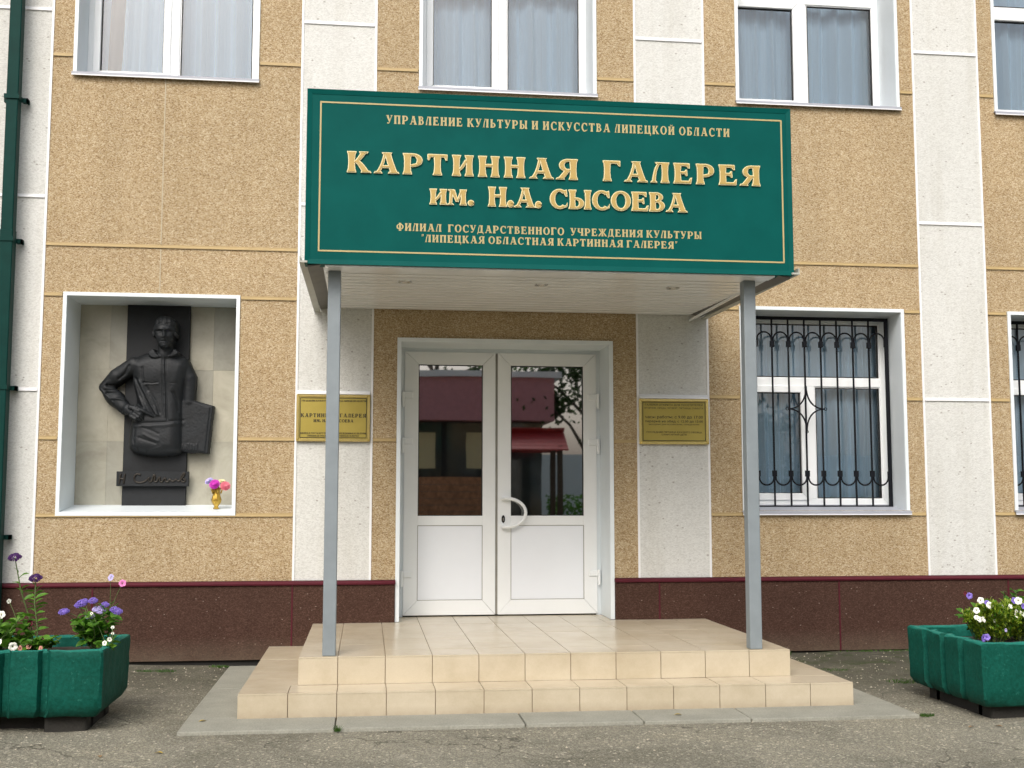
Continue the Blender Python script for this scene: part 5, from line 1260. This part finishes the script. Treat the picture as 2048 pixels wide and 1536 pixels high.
tuft(4.3, -.08, .35, .03, 160, .016, 'thin line of weeds along the plinth foot behind the right planter', 9)
FL = leaf_mesh('fallen_leaf', .045, .026, simple('yellow_leaf', (.48, .34, .05), .7, .2, 60), .15)
FLb = leaf_mesh('fallen_leaf_brown', .04, .024, simple('tan_leaf', (.30, .18, .08), .7, .2, 60), .15)
for (x, y, z, me, a, lb) in ((-1.048, -3.153, 0, FL, 1.2, 'yellow fallen leaf on the asphalt at the bottom of the photo'), (-.93, -2.35, .014, FL, 1.9, 'yellow fallen leaf on the concrete apron left of the steps'), (1.93, -2.50, .013, FL, 1.4, 'yellow fallen leaf on the apron in front of the steps'),
                         (-1.352, -3.21, 0, FLb, .3, 'tan fallen leaf on the asphalt near the left planter'), (3.55, -3.0, 0, FLb, 2.0, 'tan fallen leaf on the asphalt under the right planter'), (3.72, -3.02, 0, FLb, .7, 'reddish tan leaf nearest the right planter foot')):
    o = put('fallen_leaf', me, (x, y, z + .002), None, (R(4), R(6), a), 1.0); tag(o, lb, 'leaf', 'fallen leaves on the ground')

# ------------------------------------------------------------------ the far side of the street (seen mirrored in the door glass)
cf = empty('street_cafe', (-1.5, -15.5, 0), 'single-storey cafe with pink fascia and orange brick front mirrored in the door glass', 'building')
def obox(x0, x1, y0, y1, z0, z1): return MB().box(x0, x1, y0, y1, z0, z1)
obox(-9, 3.9, -19, -15.55, 0, 3.0).build('wall', M['cafe_glass'], cf)
obox(-9.2, 4.1, -19.2, -15.0, 3.0, 3.95).build('fascia', M['cafe_fascia'], cf)
obox(-9.3, 4.25, -19.3, -14.9, 3.95, 4.08).build('roof_edge', M['soffit'], cf)
obox(-9, 2.6, -15.5, -15.1, .25, 1.75).build('brick_front', M['cafe_brick'], cf)
obox(-9, 2.6, -15.5, -15.05, 0, .25).build('base_course', M['reveal'], cf)
for x in (-7, -4.5, -2, .4, 1.7): obox(x - .05, x + .05, -15.55, -15.5, 1.75, 3.0).build('mullion', M['gasket'], cf)
for k_ in range(9): obox(-9, 2.6, -15.105, -15.095, .42 + k_ * .145, .43 + k_ * .145).build('brick_joint', M['core'], cf)
for x in (-5.2, -2.9, .9, 2.2): obox(x, x + .6, -15.56, -15.53, 1.95, 2.75).build('poster', M['fl_cream'], cf)
obox(-1.2, .9, -14.99, -14.96, 3.25, 3.65).build('sign_board', M['cafe_glass'], cf)
at_base(cf)
wb = obox(4.6, 26, -32, -30, 0, 2.8).build('garden_building', M['reveal']); tag(wb, 'pale low building far across the street behind the trees', 'building')
hd = MB(); rh = random.Random(77)
for k_ in range(6000):
    p = Vector((rh.uniform(4.4, 14), rh.uniform(-18.2, -17.6), rh.uniform(0, 1.35) )); a = Vector((rh.gauss(0, 1), rh.gauss(0, 1), rh.gauss(0, 1))).normalized(); b = a.orthogonal().normalized(); q_ = rh.uniform(.04, .08)
    hd.add([tuple(p - a * q_), tuple(p + b * q_ * .6), tuple(p + a * q_), tuple(p - b * q_ * .6)], [(0, 1, 2, 3)])
tag(hd.build("hedge", M["leaf"], kind="stuff"), 'clipped green hedge across the street mirrored low in the door glass', "hedge")
sh = empty('tiled_shelter', (3.3, -13.2, 0), 'small wooden shelter with red tiled roof mirrored in the door glass', 'shelter')
g = MB()
for k in range(6):
    z = 2.28 + k * .075; y = -12.6 - k * .12; g.prism_x([(y, z), (y - .13, z + .075), (y - .13, z + .055), (y, z - .03)], 2.6, 4.0)
    z2 = z; y2 = -13.8 + k * .12; g.prism_x([(y2, z2), (y2 + .13, z2 + .075), (y2 + .13, z2 + .055), (y2, z2 - .03)], 2.6, 4.0)
g.build('roof', M['roof_tile'], sh)
for x in (2.75, 3.85):
    for y in (-12.75, -13.65): obox(x - .05, x + .05, y - .05, y + .05, 0, 2.35).build('post', M['bark'], sh)
obox(2.8, 3.8, -13.6, -12.8, 0, .75).build('well_box', M['cafe_brick'], sh)
at_base(sh)
def tree(x, y, h, r, label, seed):
    rnd3 = random.Random(seed); root = empty('street_tree', (x, y, 0), label, 'tree', 'trees across the street')
    g = MB(); g.tube([(0, 0, -.05), (.05, .02, h * .3), (0, .08, h * .6), (.05, 0, h * .85)], [.17, .13, .09, .03], 9); br = []
    for k in range(9):
        a = k * 2.4; z0 = h * (.3 + .05 * k); tip = (math.cos(a) * r * .8, math.sin(a) * r * .8, z0 + h * .2); g.tube([(0, .04, z0), (tip[0] * .5, tip[1] * .5, z0 + h * .13), tip], [.05, .035, .015], 6); br.append(tip)
    g.build('trunk', M['bark'], root); c = MB()
    cl = [(rnd3.gauss(0, .45) * r, rnd3.gauss(0, .45) * r, h * rnd3.uniform(.42, 1.0), rnd3.uniform(.35, .75)) for _ in range(26)] + [(b[0], b[1], b[2], .7) for b in br]
    for k in range(5200):
        q = rnd3.choice(cl); p = Vector((q[0] + rnd3.gauss(0, q[3] * .5), q[1] + rnd3.gauss(0, q[3] * .5), q[2] + rnd3.gauss(0, q[3] * .4))); a = Vector((rnd3.gauss(0, 1), rnd3.gauss(0, 1), rnd3.gauss(0, 1))).normalized(); b = a.orthogonal().normalized(); s = rnd3.uniform(.05, .1)
        c.add([tuple(p - a * s), tuple(p + b * s * .6), tuple(p + a * s), tuple(p - b * s * .6)], [(0, 1, 2, 3)])
    c.build('crown', M['leaf_dark'], root, kind='stuff')
tree(5.2, -16.5, 6.2, 2.0, 'leafy dark green tree mirrored at the right of the door glass', 1)
tree(9.6, -19.5, 3.4, 1.5, 'small round tree right of the cafe across the street', 2)
tree(-2.5, -22.5, 8.0, 2.8, 'tree rising behind the cafe roof across the street', 3)
tree(2.0, -24.0, 7.5, 2.8, 'second tree rising behind the cafe roof across the street', 5)
